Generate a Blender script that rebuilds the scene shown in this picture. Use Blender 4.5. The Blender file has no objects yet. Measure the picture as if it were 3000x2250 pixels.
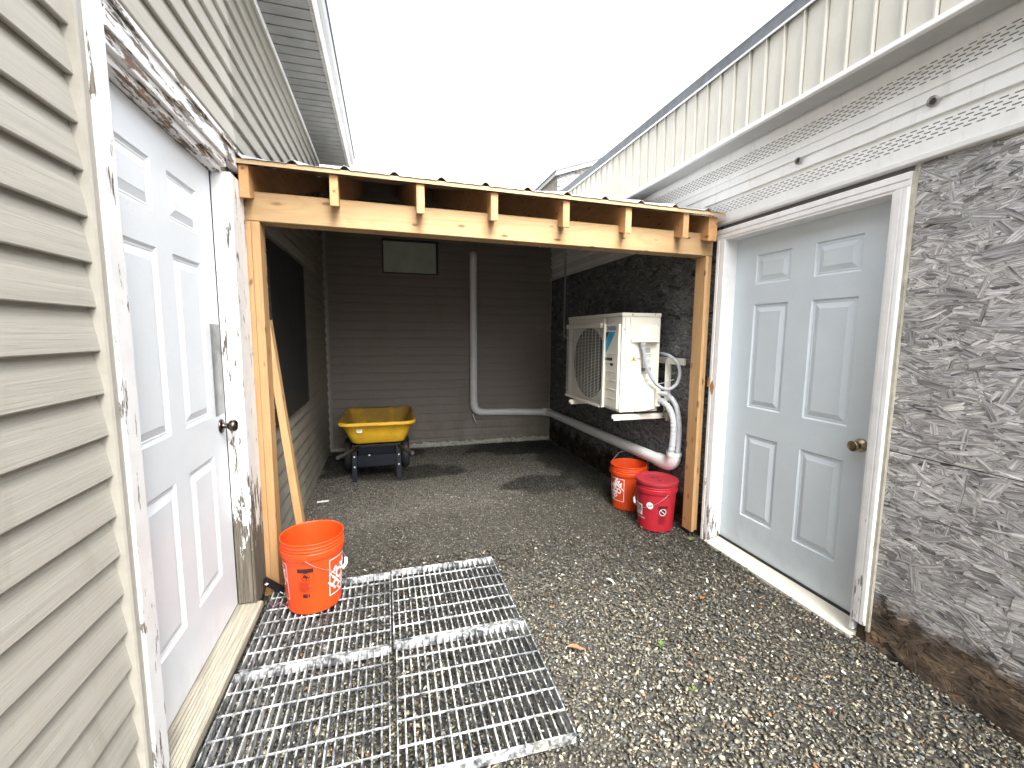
import bpy, bmesh, math, random
import numpy as np
from mathutils import Vector, Matrix
random.seed(7); rng = np.random.default_rng(11)
S = bpy.context.scene; COL = S.collection; R = math.radians

# ---------------------------------------------------------------- camera, world, sun, exposure
F_PX, YAW, PITCH, ROLL, CAM_H = 1283.7151, 0.2779, 0.1130, 0.0073, 1.4336
cd = bpy.data.cameras.new('camera'); cam = bpy.data.objects.new('camera', cd); COL.objects.link(cam)
cd.sensor_fit = 'HORIZONTAL'; cd.sensor_width = 36; cd.lens = F_PX / 3000 * 36
cd.clip_start = 0.02; cd.clip_end = 3000
_f = Vector((math.sin(YAW) * math.cos(PITCH), math.cos(YAW) * math.cos(PITCH), -math.sin(PITCH)))
_r = Vector((math.cos(YAW), -math.sin(YAW), 0)); _u = _r.cross(_f)
cr_, sr_ = math.cos(ROLL), math.sin(ROLL)
rr = cr_ * _r + sr_ * _u; uu = -sr_ * _r + cr_ * _u
M = Matrix((rr, uu, -_f)).transposed().to_4x4(); M.translation = Vector((0, 0, CAM_H))
cam.matrix_world = M; S.camera = cam

SUN_EL, SUN_AZ = R(50), R(175)            # azimuth measured clockwise from +Y
W = bpy.data.worlds.new('World'); S.world = W; W.use_nodes = True
nt = W.node_tree; nt.nodes.clear()
sky = nt.nodes.new('ShaderNodeTexSky'); sky.sky_type = 'NISHITA'; sky.sun_disc = False
sky.sun_elevation = SUN_EL; sky.sun_rotation = SUN_AZ; sky.air_density = 1.0; sky.dust_density = 6.0; sky.ozone_density = 1.0
hs = nt.nodes.new('ShaderNodeHueSaturation'); hs.inputs['Saturation'].default_value = 0.18
bg = nt.nodes.new('ShaderNodeBackground'); bg.inputs[1].default_value = 0.15
wo = nt.nodes.new('ShaderNodeOutputWorld')
nt.links.new(sky.outputs[0], hs.inputs['Color']); nt.links.new(hs.outputs[0], bg.inputs[0]); nt.links.new(bg.outputs[0], wo.inputs[0])
sd = bpy.data.lights.new('sun', 'SUN'); sd.energy = 1.5; sd.angle = R(38); sd.color = (1, 0.97, 0.93)
sun = bpy.data.objects.new('sun', sd); COL.objects.link(sun)
dv = Vector((math.sin(SUN_AZ) * math.cos(SUN_EL), math.cos(SUN_AZ) * math.cos(SUN_EL), math.sin(SUN_EL)))
sun.rotation_euler = dv.to_track_quat('Z', 'Y').to_euler(); sun.location = dv * 20
S.view_settings.view_transform = 'Standard'; S.view_settings.look = 'None'
S.view_settings.gamma = 1; S.view_settings.use_curve_mapping = False
S.view_settings.exposure = 2.05
S.render.engine = 'CYCLES'
S.cycles.max_bounces = 8; S.cycles.diffuse_bounces = 4

# ---------------------------------------------------------------- object helpers
def props(o, label=None, cat=None, group=None, kind=None):
    if label: o['label'] = label
    if cat: o['category'] = cat
    if group: o['group'] = group
    if kind: o['kind'] = kind
    return o
def thing(name, label, cat, loc=(0, 0, 0), group=None):
    o = bpy.data.objects.new(name, None); COL.objects.link(o); o.location = loc; o.empty_display_size = .1
    o['_w'] = list(loc)
    return props(o, label, cat, group)
class MB:
    def __init__(s): s.v = []; s.f = []; s.sm = []; s.mi = []
    def add(s, V, F, smooth=False, mi=0):
        n = len(s.v); s.v += [tuple(map(float, p)) for p in V]
        for f in F: s.f.append(tuple(n + i for i in f)); s.sm.append(smooth); s.mi.append(mi)
        return s
    def box(s, x0, x1, y0, y1, z0, z1, bev=0, mi=0, xf=None):
        if bev <= 0:
            V = [(x, y, z) for z in (z0, z1) for y in (y0, y1) for x in (x0, x1)]
            F = [(0, 2, 3, 1), (4, 5, 7, 6), (0, 1, 5, 4), (2, 6, 7, 3), (0, 4, 6, 2), (1, 3, 7, 5)]
        else:
            b = bmesh.new(); bmesh.ops.create_cube(b, size=1)
            for v in b.verts: v.co = Vector(((x0 + x1) / 2 + v.co.x * (x1 - x0), (y0 + y1) / 2 + v.co.y * (y1 - y0), (z0 + z1) / 2 + v.co.z * (z1 - z0)))
            bmesh.ops.bevel(b, geom=b.edges[:], offset=bev, segments=2, affect='EDGES', profile=.6)
            b.verts.ensure_lookup_table()
            V = [v.co.copy() for v in b.verts]; F = [[v.index for v in f.verts] for f in b.faces]; b.free()
        if xf is not None: V = [xf @ Vector(p) for p in V]
        return s.add(V, F, False, mi)
    def prism(s, pts, axis, a, b, mi=0, smooth=False):
        """closed 2D outline extruded along axis; pts in the two remaining axes (cyclic order)"""
        n = len(pts)
        def P(p, t):
            return {'x': (t, p[0], p[1]), 'y': (p[0], t, p[1]), 'z': (p[0], p[1], t)}[axis]
        V = [P(p, a) for p in pts] + [P(p, b) for p in pts]
        F = [tuple(range(n))[::-1], tuple(range(n, 2 * n))] + [(i, (i + 1) % n, n + (i + 1) % n, n + i) for i in range(n)]
        return s.add(V, F, smooth, mi)
    def sheet(s, prof, axis, stations, jit=0, mi=0, smooth=False):
        """open profile [(d,z)] swept along axis ('y': points (d,t,z); 'x': (t,d,z))"""
        V = []; n = len(prof)
        for k, t in enumerate(stations):
            for (d, z) in prof:
                V.append((d, t, z) if axis == 'y' else (t, d, z))
        F = []
        for k in range(len(stations) - 1):
            for i in range(n - 1):
                a = k * n + i; F.append((a, a + n, a + n + 1, a + 1))
        return s.add(V, F, smooth, mi)
    def tube(s, pts, rad, n=12, caps=True, smooth=True, mi=0):
        pts = [Vector(p) for p in pts]; m = len(pts)
        rads = rad if isinstance(rad, (list, tuple)) else [rad] * m
        t0 = (pts[1] - pts[0]).normalized(); up = Vector((0, 0, 1)) if abs(t0.z) < .9 else Vector((1, 0, 0))
        nrm = (up - t0 * up.dot(t0)).normalized(); V = []
        for i in range(m):
            t = (pts[min(i + 1, m - 1)] - pts[max(i - 1, 0)]).normalized()
            nrm = (nrm - t * nrm.dot(t)).normalized(); bn = t.cross(nrm)
            for k in range(n):
                a = 2 * math.pi * k / n; V.append(pts[i] + (nrm * math.cos(a) + bn * math.sin(a)) * rads[i])
        F = [(i * n + k, i * n + (k + 1) % n, (i + 1) * n + (k + 1) % n, (i + 1) * n + k) for i in range(m - 1) for k in range(n)]
        s.add(V, F, smooth, mi)
        if caps:
            s.add(V[:n], [tuple(range(n))[::-1]], False, mi); s.add(V[-n:], [tuple(range(n))], False, mi)
        return s
    def lathe(s, prof, c=(0, 0, 0), n=64, axis='z', smooth=True, mi=0):
        V = []; m = len(prof)
        for k in range(n):
            a = 2 * math.pi * k / n
            for (r, h) in prof:
                p = (r * math.cos(a), r * math.sin(a), h)
                if axis == 'x': p = (h, r * math.cos(a), r * math.sin(a))
                if axis == 'y': p = (r * math.cos(a), h, r * math.sin(a))
                V.append((p[0] + c[0], p[1] + c[1], p[2] + c[2]))
        F = [(k * m + i, ((k + 1) % n) * m + i, ((k + 1) % n) * m + i + 1, k * m + i + 1) for k in range(n) for i in range(m - 1)]
        return s.add(V, F, smooth, mi)
    def build(s, name, mat, parent=None, local=False, label=None, angle=35, **kw):
        me = bpy.data.meshes.new(name); me.from_pydata(s.v, [], s.f); me.update()
        b = bmesh.new(); b.from_mesh(me); bmesh.ops.remove_doubles(b, verts=b.verts[:], dist=1e-5)
        bmesh.ops.recalc_face_normals(b, faces=b.faces[:]) if kw.pop('recalc', True) else None
        b.to_mesh(me); b.free()
        if any(s.sm):
            me.polygons.foreach_set('use_smooth', [True] * len(me.polygons)); me.set_sharp_from_angle(angle=R(angle))
        for m_ in (mat if isinstance(mat, list) else [mat]): me.materials.append(m_)
        if isinstance(mat, list) and len(s.mi) == len(me.polygons): me.polygons.foreach_set('material_index', s.mi)
        return link(me, name, parent, local, label, **kw)
def link(me, name, parent=None, local=False, label=None, cat=None, group=None, kind=None):
    o = bpy.data.objects.new(name, me); COL.objects.link(o)
    if parent is not None:
        o.parent = parent
        if not local:
            w = Vector(parent['_w']); o.matrix_parent_inverse = Matrix.Translation(-w)
        o['_w'] = [0.0, 0.0, 0.0]
    return props(o, label, cat, group, kind)
def copy_tree(o, parent=None):
    c = o.copy(); COL.objects.link(c)
    if parent is not None: c.parent = parent; c.matrix_parent_inverse = o.matrix_parent_inverse.copy()
    for ch in [x for x in COL.objects if x.parent == o]: copy_tree(ch, c)
    return c
def np_mesh(name, V, F, mat, colors=None, uvs=None):
    """V (n,3), F (m,k) equal-sided faces; per-vertex colors (n,3); per-vertex uvs (n,2)"""
    me = bpy.data.meshes.new(name); n, m, k = len(V), len(F), F.shape[1]
    me.vertices.add(n); me.vertices.foreach_set('co', V.astype(np.float32).ravel())
    me.loops.add(m * k); me.loops.foreach_set('vertex_index', F.astype(np.int32).ravel())
    me.polygons.add(m); me.polygons.foreach_set('loop_start', (np.arange(m) * k).astype(np.int32))
    me.update(calc_edges=True)
    if colors is not None:
        at = me.color_attributes.new('tone', 'FLOAT_COLOR', 'POINT')
        c4 = np.ones((n, 4), np.float32); c4[:, :3] = colors; at.data.foreach_set('color', c4.ravel())
    if uvs is not None:
        ul = me.uv_layers.new(name='fibre'); ul.data.foreach_set('uv', uvs[F.ravel()].astype(np.float32).ravel())
    me.materials.append(mat); me.validate(); return me

# ---------------------------------------------------------------- material helpers
class NM:
    def __init__(s, name):
        s.m = bpy.data.materials.new(name); s.m.use_nodes = True; s.t = s.m.node_tree; s.N = s.t.nodes; s.N.clear()
        s.out = s.N.new('ShaderNodeOutputMaterial'); s.b = s.N.new('ShaderNodeBsdfPrincipled'); s.L(s.b.outputs[0], s.out.inputs[0])
        s.tc = s.N.new('ShaderNodeTexCoord')
    def L(s, a, b): s.t.links.new(a, b)
    def put(s, sock, v):
        if hasattr(v, 'is_linked') or isinstance(v, bpy.types.NodeSocket): s.L(v, sock)
        elif isinstance(v, (tuple, list)) and sock.type == 'RGBA': sock.default_value = (*v[:3], 1)
        else: sock.default_value = v
    def map(s, scale=(1, 1, 1), src=None, loc=(0, 0, 0), rot=(0, 0, 0)):
        n = s.N.new('ShaderNodeMapping'); s.L(src or s.tc.outputs['Object'], n.inputs[0])
        n.inputs['Scale'].default_value = scale; n.inputs['Location'].default_value = loc; n.inputs['Rotation'].default_value = rot
        return n.outputs[0]
    def noise(s, vec, scale=5, detail=4, rough=.55, dist=0, out='Fac'):
        n = s.N.new('ShaderNodeTexNoise'); s.L(vec, n.inputs['Vector']); n.inputs['Scale'].default_value = scale
        n.inputs['Detail'].default_value = detail; n.inputs['Roughness'].default_value = rough; n.inputs['Distortion'].default_value = dist
        return n.outputs[out]
    def voro(s, vec, scale=5, out='Distance', feature='F1', rnd=1):
        n = s.N.new('ShaderNodeTexVoronoi'); n.feature = feature; s.L(vec, n.inputs['Vector']); n.inputs['Scale'].default_value = scale
        n.inputs['Randomness'].default_value = rnd
        return n.outputs[out]
    def ramp(s, v, stops, interp='LINEAR'):
        n = s.N.new('ShaderNodeValToRGB'); s.L(v, n.inputs[0]); e = n.color_ramp.elements; n.color_ramp.interpolation = interp
        while len(e) < len(stops): e.new(.5)
        for i, (p, c) in enumerate(stops):
            e[i].position = p; c = (c, c, c) if isinstance(c, (int, float)) else c; e[i].color = (*c, 1)
        return n.outputs[0]
    def math(s, op, a, b=0, c=0, clamp=False):
        n = s.N.new('ShaderNodeMath'); n.operation = op; n.use_clamp = clamp
        for i, v in enumerate((a, b, c)): s.put(n.inputs[i], v)
        return n.outputs[0]
    def mix(s, fac, a, b, mode='MIX'):
        n = s.N.new('ShaderNodeMix'); n.data_type = 'RGBA'; n.blend_type = mode
        s.put(n.inputs[0], fac); s.put(n.inputs[6], a); s.put(n.inputs[7], b); return n.outputs[2]
    def sep(s, v=None):
        n = s.N.new('ShaderNodeSeparateXYZ'); s.L(v or s.tc.outputs['Object'], n.inputs[0]); return n.outputs
    def mr(s, v, a, b, c=0, d=1):
        n = s.N.new('ShaderNodeMapRange'); s.put(n.inputs[0], v)
        for i, x in enumerate((a, b, c, d)): s.put(n.inputs[i + 1], x)
        return n.outputs[0]
    def bump(s, h, dist=.002, st=1.0, prev=None):
        n = s.N.new('ShaderNodeBump'); s.L(h, n.inputs['Height']); n.inputs['Distance'].default_value = dist; n.inputs['Strength'].default_value = st
        if prev is not None: s.L(prev, n.inputs['Normal'])
        return n.outputs[0]
    def attr(s, name, out='Color'):
        n = s.N.new('ShaderNodeAttribute'); n.attribute_name = name; return n.outputs[out]
    def orand(s):
        n = s.N.new('ShaderNodeObjectInfo'); return n.outputs['Random']
    def fin(s, col, rough=.6, normal=None, metal=0, spec=None, trans=0, coat=0):
        s.put(s.b.inputs['Base Color'], col); s.put(s.b.inputs['Roughness'], rough); s.put(s.b.inputs['Metallic'], metal)
        if normal is not None: s.L(normal, s.b.inputs['Normal'])
        if spec is not None: s.b.inputs['Specular IOR Level'].default_value = spec
        if trans: s.b.inputs['Transmission Weight'].default_value = trans
        if coat: s.b.inputs['Coat Weight'].default_value = coat
        return s.m
def simple(name, col, rough=.5, metal=0, nscale=30, nam=.08, bump=0, spec=None):
    m = NM(name); v = m.map()
    n1 = m.noise(v, nscale, 5); n2 = m.noise(v, nscale / 9, 3)
    f = m.math('MULTIPLY', m.math('ADD', n1, n2), .5)
    lo = tuple(c * (1 - nam * 2.2) for c in col); hi = tuple(min(1, c * (1 + nam)) for c in col)
    c = m.ramp(f, [(.3, lo), (.62, hi)])
    nm = m.bump(m.noise(v, 260, 3), bump, .6) if bump else None
    return m.fin(c, m.mr(n2, .3, .7, max(.05, rough - .08), min(1, rough + .1)), nm, metal, spec)

def siding_mat(name, base, axis, bleach=.0, dirt=.5):
    m = NM(name); sc = (60, 1.6, 60) if axis == 'y' else (1.6, 60, 60)
    if axis == 'y': sc = (10, 2.2, 90)
    else: sc = (2.2, 10, 90)
    g = m.noise(m.map(sc), 1.0, 6, .65, .6)
    g2 = m.noise(m.map(tuple(c * 2.3 for c in sc)), 1.0, 4, .7)
    big = m.noise(m.map((.8, .8, .9)), 1.6, 5, .6)
    dark = tuple(c * .88 for c in base); lite = tuple(min(1, c * 1.06) for c in base)
    c = m.ramp(g, [(.3, dark), (.5, base), (.72, lite)])
    pat = m.ramp(m.noise(m.map((3, 3, 1.2)), 1.3, 6, .62, .9), [(.60, 0), (.64, 1)])
    c = m.mix(m.math('MULTIPLY', pat, m.mr(m.sep()[2], 1.4, .4, .15, .42)), c, tuple(x * .72 for x in (base[0], base[1] * .97, base[2] * .93)))
    sp = m.ramp(m.noise(m.map(), 55, 2, .5), [(.70, 0), (.76, 1)])
    c = m.mix(m.math('MULTIPLY', sp, dirt * .35), c, (.16, .15, .10))
    z = m.sep()[2]
    low = m.mr(z, .75, .02, 0, 1)
    al = m.math('MULTIPLY', low, m.ramp(m.noise(m.map((2, 2, 1)), 2.4, 6, .65), [(.42, 0), (.62, 1)]))
    c = m.mix(m.math('MULTIPLY', al, dirt), c, (.13, .125, .075))
    h = m.math('ADD', g, m.math('MULTIPLY', g2, .6))
    nm = m.bump(h, .0016, .8); nm = m.bump(big, .01, .35, nm)
    return m.fin(c, .52, nm, spec=.35)

def wood_mat(name, axis, base=(.50, .335, .17), dark=(.33, .17, .065), k=1.0, stain=0):
    m = NM(name); r = m.orand(); off = m.N.new('ShaderNodeCombineXYZ')
    for i, q in enumerate((13, 7, 29)): m.L(m.math('MULTIPLY', r, q), off.inputs[i])
    add = m.N.new('ShaderNodeVectorMath'); add.operation = 'ADD'; m.L(m.tc.outputs['Object'], add.inputs[0]); m.L(off.outputs[0], add.inputs[1])
    src = add.outputs[0]; i = 'xyz'.index(axis)
    def sc(a, b): v = [b, b, b]; v[i] = a; return tuple(v)
    warp = m.noise(m.map(sc(1.2, 5), src), 1, 2, .5)
    grain = m.noise(m.map(sc(.9, 55), src), 1.0, 5, .6, 1.2)
    fine = m.noise(m.map(sc(3, 260), src), 1.0, 3, .6)
    # growth bands, bent round knots
    kv = m.N.new('ShaderNodeTexVoronoi'); m.L(m.map(sc(3.1, 9), src), kv.inputs[0]); kv.inputs['Scale'].default_value = 1
    kd = kv.outputs['Distance']
    ww = m.N.new('ShaderNodeMath'); ww.operation = 'SINE'
    ph = m.math('ADD', m.math('MULTIPLY', warp, 55), m.math('DIVIDE', 1.6, m.math('ADD', kd, .12)))
    m.L(m.math('ADD', ph, m.math('MULTIPLY', grain, 5)), ww.inputs[0])
    band = m.mr(ww.outputs[0], -1, 1, 0, 1)
    mid = tuple((a * .74 + b * .26) for a, b in zip(base, dark))
    c = m.mix(m.math('MULTIPLY', m.math('POWER', band, 3), .95), base, mid)
    c = m.mix(m.math('MULTIPLY', m.ramp(grain, [(.46, 0), (.68, 1)]), .7), c, tuple((a * .5 + b * .5) for a, b in zip(base, dark)))
    c = m.mix(m.math('MULTIPLY', m.ramp(fine, [(.55, 0), (.8, 1)]), .25), c, dark)
    kn = m.ramp(kd, [(.05, 1), (.08, .6), (.12, 0)])
    c = m.mix(m.math('MULTIPLY', kn, .85), c, (.17, .075, .03))
    k2 = m.voro(m.map(sc(6, 16), src, (3, 5, 1)), 1); c = m.mix(m.math('MULTIPLY', m.ramp(k2, [(.10, 1), (.16, 0)]), .8), c, (.12, .05, .02))
    if stain:
        z = m.sep()[2]
        st = m.math('MULTIPLY', m.mr(z, .9, .15, 0, 1), m.ramp(m.noise(m.map((9, 9, 2)), 1, 4, .6), [(.35, .25), (.6, 1)]))
        c = m.mix(m.math('MULTIPLY', st, stain), c, (.30, .135, .035))
    blot = m.noise(m.map(sc(1.2, 6), src), 1.3, 4, .6)
    c = m.mix(m.math('MULTIPLY', m.ramp(blot, [(.5, 0), (.72, 1)]), .35), c, tuple(x * .62 for x in base))
    rr_ = m.math('ADD', m.math('MULTIPLY', r, .3), .85)
    mul = m.N.new('ShaderNodeVectorMath'); mul.operation = 'SCALE'; m.L(c, mul.inputs[0]); m.L(m.math('MULTIPLY', rr_, k), mul.inputs['Scale'])
    nm = m.bump(m.math('ADD', grain, fine), .0012, .7)
    return m.fin(mul.outputs[0], .62, nm, spec=.3)

def peel_mat(name, axis, thr=.60, zrot=None, wood=(.20, .175, .145)):
    """white paint flaking off weathered wood; axis = run of the board; zrot=(z0,z1) height where rot spreads"""
    m = NM(name); i = 'xyz'.index(axis)
    def sc(a, b): v = [b, b, b]; v[i] = a; return tuple(v)
    n = m.noise(m.map(sc(5, 26)), 1, 7, .68, .35)
    cr = m.noise(m.map(sc(6, 120)), 1, 5, .7, .3)
    f = m.math('ADD', m.math('MULTIPLY', n, .72), m.math('MULTIPLY', cr, .28))
    if zrot:
        f = m.math('ADD', f, m.mr(m.sep()[2], zrot[0], zrot[1], 0, zrot[2] if len(zrot) > 2 else .17))
    mask = m.ramp(f, [(thr, 0), (thr + .012, 1)])
    wf = m.noise(m.map(sc(4, 150)), 1, 5, .7, .4)
    wc = m.ramp(wf, [(.3, tuple(x * .28 for x in wood)), (.5, wood), (.75, tuple(min(1, x * 2.1) for x in wood))])
    pv = m.noise(m.map(), 14, 5); pc = m.ramp(pv, [(.3, (.78, .78, .77)), (.6, (.86, .86, .86))])
    crk = m.ramp(cr, [(.70, 0), (.74, 1)])
    pc = m.mix(m.math('MULTIPLY', crk, .6), pc, (.30, .29, .27))
    spk = m.ramp(m.voro(m.map((1, 1, 1)), 20), [(.02, 1), (.05, 0)])
    pc = m.mix(m.math('MULTIPLY', spk, .5), pc, (.15, .12, .10))
    c = m.mix(mask, pc, wc)
    h = m.math('SUBTRACT', m.math('MULTIPLY', wf, .25), mask)
    nm = m.bump(h, .0022, .9); nm = m.bump(pv, .001, .4, nm)
    return m.fin(c, m.mix(mask, (.42,) * 3, (.9,) * 3), nm, spec=.35)

# siding, woods, paints
M_SIDE = siding_mat('vinyl_siding_lengthways', (.44, .42, .37), 'y', dirt=.35)
M_SIDEB = siding_mat('vinyl_siding_crossways_dimmed', (.215, .19, .165), 'x', dirt=.75)  # brown-grey siding, its colour lowered further to darken the shelter interior
M_SIDEB2 = siding_mat('vinyl_siding_inner_shaded', (.30, .285, .245), 'y', dirt=.6)  # house siding again, shade of the shelter painted into its colour
M_TRIM = simple('beige_vinyl_trim', (.40, .38, .33), .5, nscale=40, nam=.05)
M_WOODX = wood_mat('pine_crosswise', 'x')
M_WOODZ = wood_mat('pine_upright', 'z', base=(.50, .31, .15), stain=.6)
M_WOODY = wood_mat('pine_lengthwise', 'y', base=(.52, .29, .13), dark=(.28, .12, .05))
M_WOODP = wood_mat('pine_purlin', 'x', base=(.50, .36, .20), dark=(.25, .15, .07))
M_PEELZ = peel_mat('flaking_white_paint_upright', 'z', .60)
M_PEELZ2 = peel_mat('flaking_white_paint_rotting', 'z', .575, (.75, .20, .24), (.13, .115, .09))
M_PEELZ3 = peel_mat('flaking_white_paint_old', 'z', .582, (.6, .0, .08))
M_PEELR = peel_mat('white_paint_right_frame', 'z', .645, (.75, .05, .13))
M_PEELY = peel_mat('flaking_white_paint_header', 'y', .535)
M_PEELYR = peel_mat('white_paint_right_header', 'y', .68)
M_WEATH = peel_mat('weathered_grey_brown_header', 'y', .515, None, (.24, .17, .12))
def door_mat(name, base, speck):
    m = NM(name); v = m.map(); n = m.noise(v, 160, 3); b = m.noise(v, 3, 5, .6)
    c = m.ramp(b, [(.3, tuple(x * .93 for x in base)), (.65, base)])
    s2 = m.math('MULTIPLY', m.ramp(m.noise(v, 90, 2), [(.66, 0), (.72, 1)]), m.ramp(b, [(.52, 0), (.66, 1)]))
    c = m.mix(m.math('MULTIPLY', s2, speck), c, (.22, .24, .24))
    st = m.math('MULTIPLY', m.mr(m.sep()[2], .35, .05, 0, 1), m.ramp(m.noise(m.map((4, 4, 2)), 3, 5, .6), [(.45, 0), (.7, 1)]))
    c = m.mix(m.math('MULTIPLY', st, .35), c, tuple(x * .6 for x in base))
    nm = m.bump(n, .0005, .5); nm = m.bump(b, .006, .25, nm)
    return m.fin(c, .38, nm, spec=.4)
M_DOORL = door_mat('white_steel_door_paint', (.83, .88, .925), .3)
M_DOORR = door_mat('pale_blue_grey_door_paint', (.64, .715, .765), .15)
M_WHITE = simple('white_metal_trim', (.76, .76, .75), .45, nscale=18, nam=.04)
M_GREYM = simple('grey_painted_metal', (.42, .425, .42), .45, nscale=14, nam=.06)
M_DGREY = simple('dark_grey_flashing', (.13, .14, .15), .42, metal=.3, nscale=20, nam=.2)
M_BLACK = simple('black_gap', (.012, .012, .013), .8)
M_RUBBER = simple('black_rubber_seal', (.02, .02, .02), .6)
M_PANEL = simple('dark_plywood_panel', (.022, .022, .024), .5, nscale=6, nam=.2, bump=.0004)
M_BRONZE = simple('antique_bronze', (.12, .10, .085), .22, metal=1, nscale=30, nam=.15)
M_BRASS = simple('worn_brass', (.36, .31, .20), .3, metal=1, nscale=30, nam=.15)
M_ALU = simple('brushed_aluminium_plate', (.36, .37, .37), .38, metal=.9, nscale=25, nam=.2)

def sill_mat(name, base):
    m = NM(name); v = m.map((60, 3, 3)); n = m.noise(m.map((90, 4, 4)), 1, 5, .6); b = m.noise(m.map(), 9, 5, .65)
    c = m.ramp(n, [(.35, tuple(x * .62 for x in base)), (.6, base)])
    c = m.mix(m.math('MULTIPLY', m.ramp(b, [(.5, 0), (.7, 1)]), .35), c, tuple(x * .45 for x in base))
    return m.fin(c, .55, m.bump(n, .0008, .5), spec=.4)
M_SILLL = sill_mat('grooved_grey_threshold', (.50, .47, .38))
M_SILLR = simple('cream_threshold', (.72, .70, .60), .5, nscale=12, nam=.06)

# ---------------------------------------------------------------- setting: ground and gravel
m = NM('gravel_bed'); v = m.map()
vc = m.voro(v, 62, 'Color'); vd = m.voro(v, 62, 'Distance'); b = m.noise(v, 1.3, 5, .6)
sp = m.sep(vc)
c = m.ramp(sp[0], [(0, (.04, .038, .032)), (.5, (.08, .074, .06)), (.8, (.12, .11, .09)), (.96, (.2, .19, .16))])
c = m.mix(m.ramp(vd, [(.25, 0), (.6, .6)]), c, (.02, .019, .017))
M_BED = m.fin(c, .9, m.bump(m.math('SUBTRACT', 1, vd), .012, 1))
g = MB()
g.add([(-400, -400, -.012), (400, -400, -.012), (400, 400, -.012), (-400, 400, -.012)], [(0, 1, 2, 3)])
g.build('ground', M_BED, kind='structure')

m = NM('gravel_chips'); at = m.attr('tone'); v = m.map()
c = m.mix(m.math('MULTIPLY', m.noise(v, 420, 3), .9), at, m.mix(1.0, at, (.62, .60, .58), 'MULTIPLY'))
wet = m.noise(v, 1.4, 4, .6)
M_CHIP = m.fin(c, m.mr(wet, .4, .65, .38, .8), m.bump(m.noise(v, 700, 2), .0008, .6), spec=.4)

def stone_lib(n=26):
    lib = []
    for i in range(n):
        b = bmesh.new(); k = random.choice((7, 8, 9, 11))
        for _ in range(k):
            d = Vector((random.gauss(0, 1), random.gauss(0, 1), random.gauss(0, 1))).normalized()
            b.verts.new((d.x, d.y * random.uniform(.7, 1), d.z))
        r = bmesh.ops.convex_hull(b, input=b.verts[:])
        bad = [e for e in r.get('geom_interior', []) if isinstance(e, bmesh.types.BMVert)]
        if bad: bmesh.ops.delete(b, geom=bad, context='VERTS')
        bmesh.ops.triangulate(b, faces=b.faces[:]); b.verts.ensure_lookup_table(); b.verts.index_update()
        lib.append((np.array([v.co[:] for v in b.verts]), np.array([[v.index for v in f.verts] for f in b.faces]))); b.free()
    return lib
LIB = stone_lib()
def smooth_noise(x, y, seed, sc):
    q = np.random.default_rng(seed); s = np.zeros_like(x)
    for k in range(7):
        a = q.uniform(0, 6.28); f = sc * q.uniform(.6, 2.2); s += np.sin((x * math.cos(a) + y * math.sin(a)) * f + q.uniform(0, 6.28))
    return s / 3.2
def scatter(n, x0, x1, y0, y1, smin, smax, zc, tonef, zj):
    X = rng.uniform(x0, x1, n); Y = rng.uniform(y0, y1, n)
    sz = smin * (smax / smin) ** (rng.beta(1.6, 3.0, n))
    flat = rng.uniform(.28, .62, n); asp = rng.uniform(.55, 1, n)
    yaw = rng.uniform(0, 6.283, n); tx = rng.normal(0, .32, n); ty = rng.normal(0, .32, n)
    Z = zc + rng.normal(0, zj, n) + smooth_noise(X, Y, 5, 3.0) * .004
    T = tonef(X, Y, n)
    Vs, Fs, Cs = [], [], []; base = 0; which = rng.integers(0, len(LIB), n)
    for li, (lv, lf) in enumerate(LIB):
        idx = np.where(which == li)[0]; m_ = len(idx)
        if m_ == 0: continue
        P = np.repeat(lv[None], m_, 0).copy()
        P[:, :, 0] *= sz[idx, None] * .5; P[:, :, 1] *= sz[idx, None] * asp[idx, None] * .5; P[:, :, 2] *= sz[idx, None] * flat[idx, None] * .5
        cx, sx = np.cos(tx[idx])[:, None], np.sin(tx[idx])[:, None]
        y_, z_ = P[:, :, 1] * cx - P[:, :, 2] * sx, P[:, :, 1] * sx + P[:, :, 2] * cx; P[:, :, 1], P[:, :, 2] = y_, z_
        cy, sy = np.cos(ty[idx])[:, None], np.sin(ty[idx])[:, None]
        x_, z_ = P[:, :, 0] * cy + P[:, :, 2] * sy, -P[:, :, 0] * sy + P[:, :, 2] * cy; P[:, :, 0], P[:, :, 2] = x_, z_
        cz, sz_ = np.cos(yaw[idx])[:, None], np.sin(yaw[idx])[:, None]
        x_, y_ = P[:, :, 0] * cz - P[:, :, 1] * sz_, P[:, :, 0] * sz_ + P[:, :, 1] * cz; P[:, :, 0], P[:, :, 1] = x_, y_
        P += np.stack([X[idx], Y[idx], Z[idx]], 1)[:, None, :]
        nv = lv.shape[0]
        Vs.append(P.reshape(-1, 3)); Fs.append((lf[None] + (np.arange(m_) * nv)[:, None, None] + base).reshape(-1, 3))
        Cs.append(np.repeat(T[idx], nv, 0)); base += m_ * nv
    return np.concatenate(Vs), np.concatenate(Fs), np.concatenate(Cs)
PAL = np.array([(.085, .080, .060), (.125, .116, .088), (.18, .166, .128), (.10, .105, .100), (.26, .236, .175), (.40, .355, .255), (.27, .14, .07), (.70, .68, .58), (.24, .255, .25)])
PW = np.array([.23, .23, .17, .11, .11, .05, .012, .032, .05]); PW = PW / PW.sum()
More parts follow.
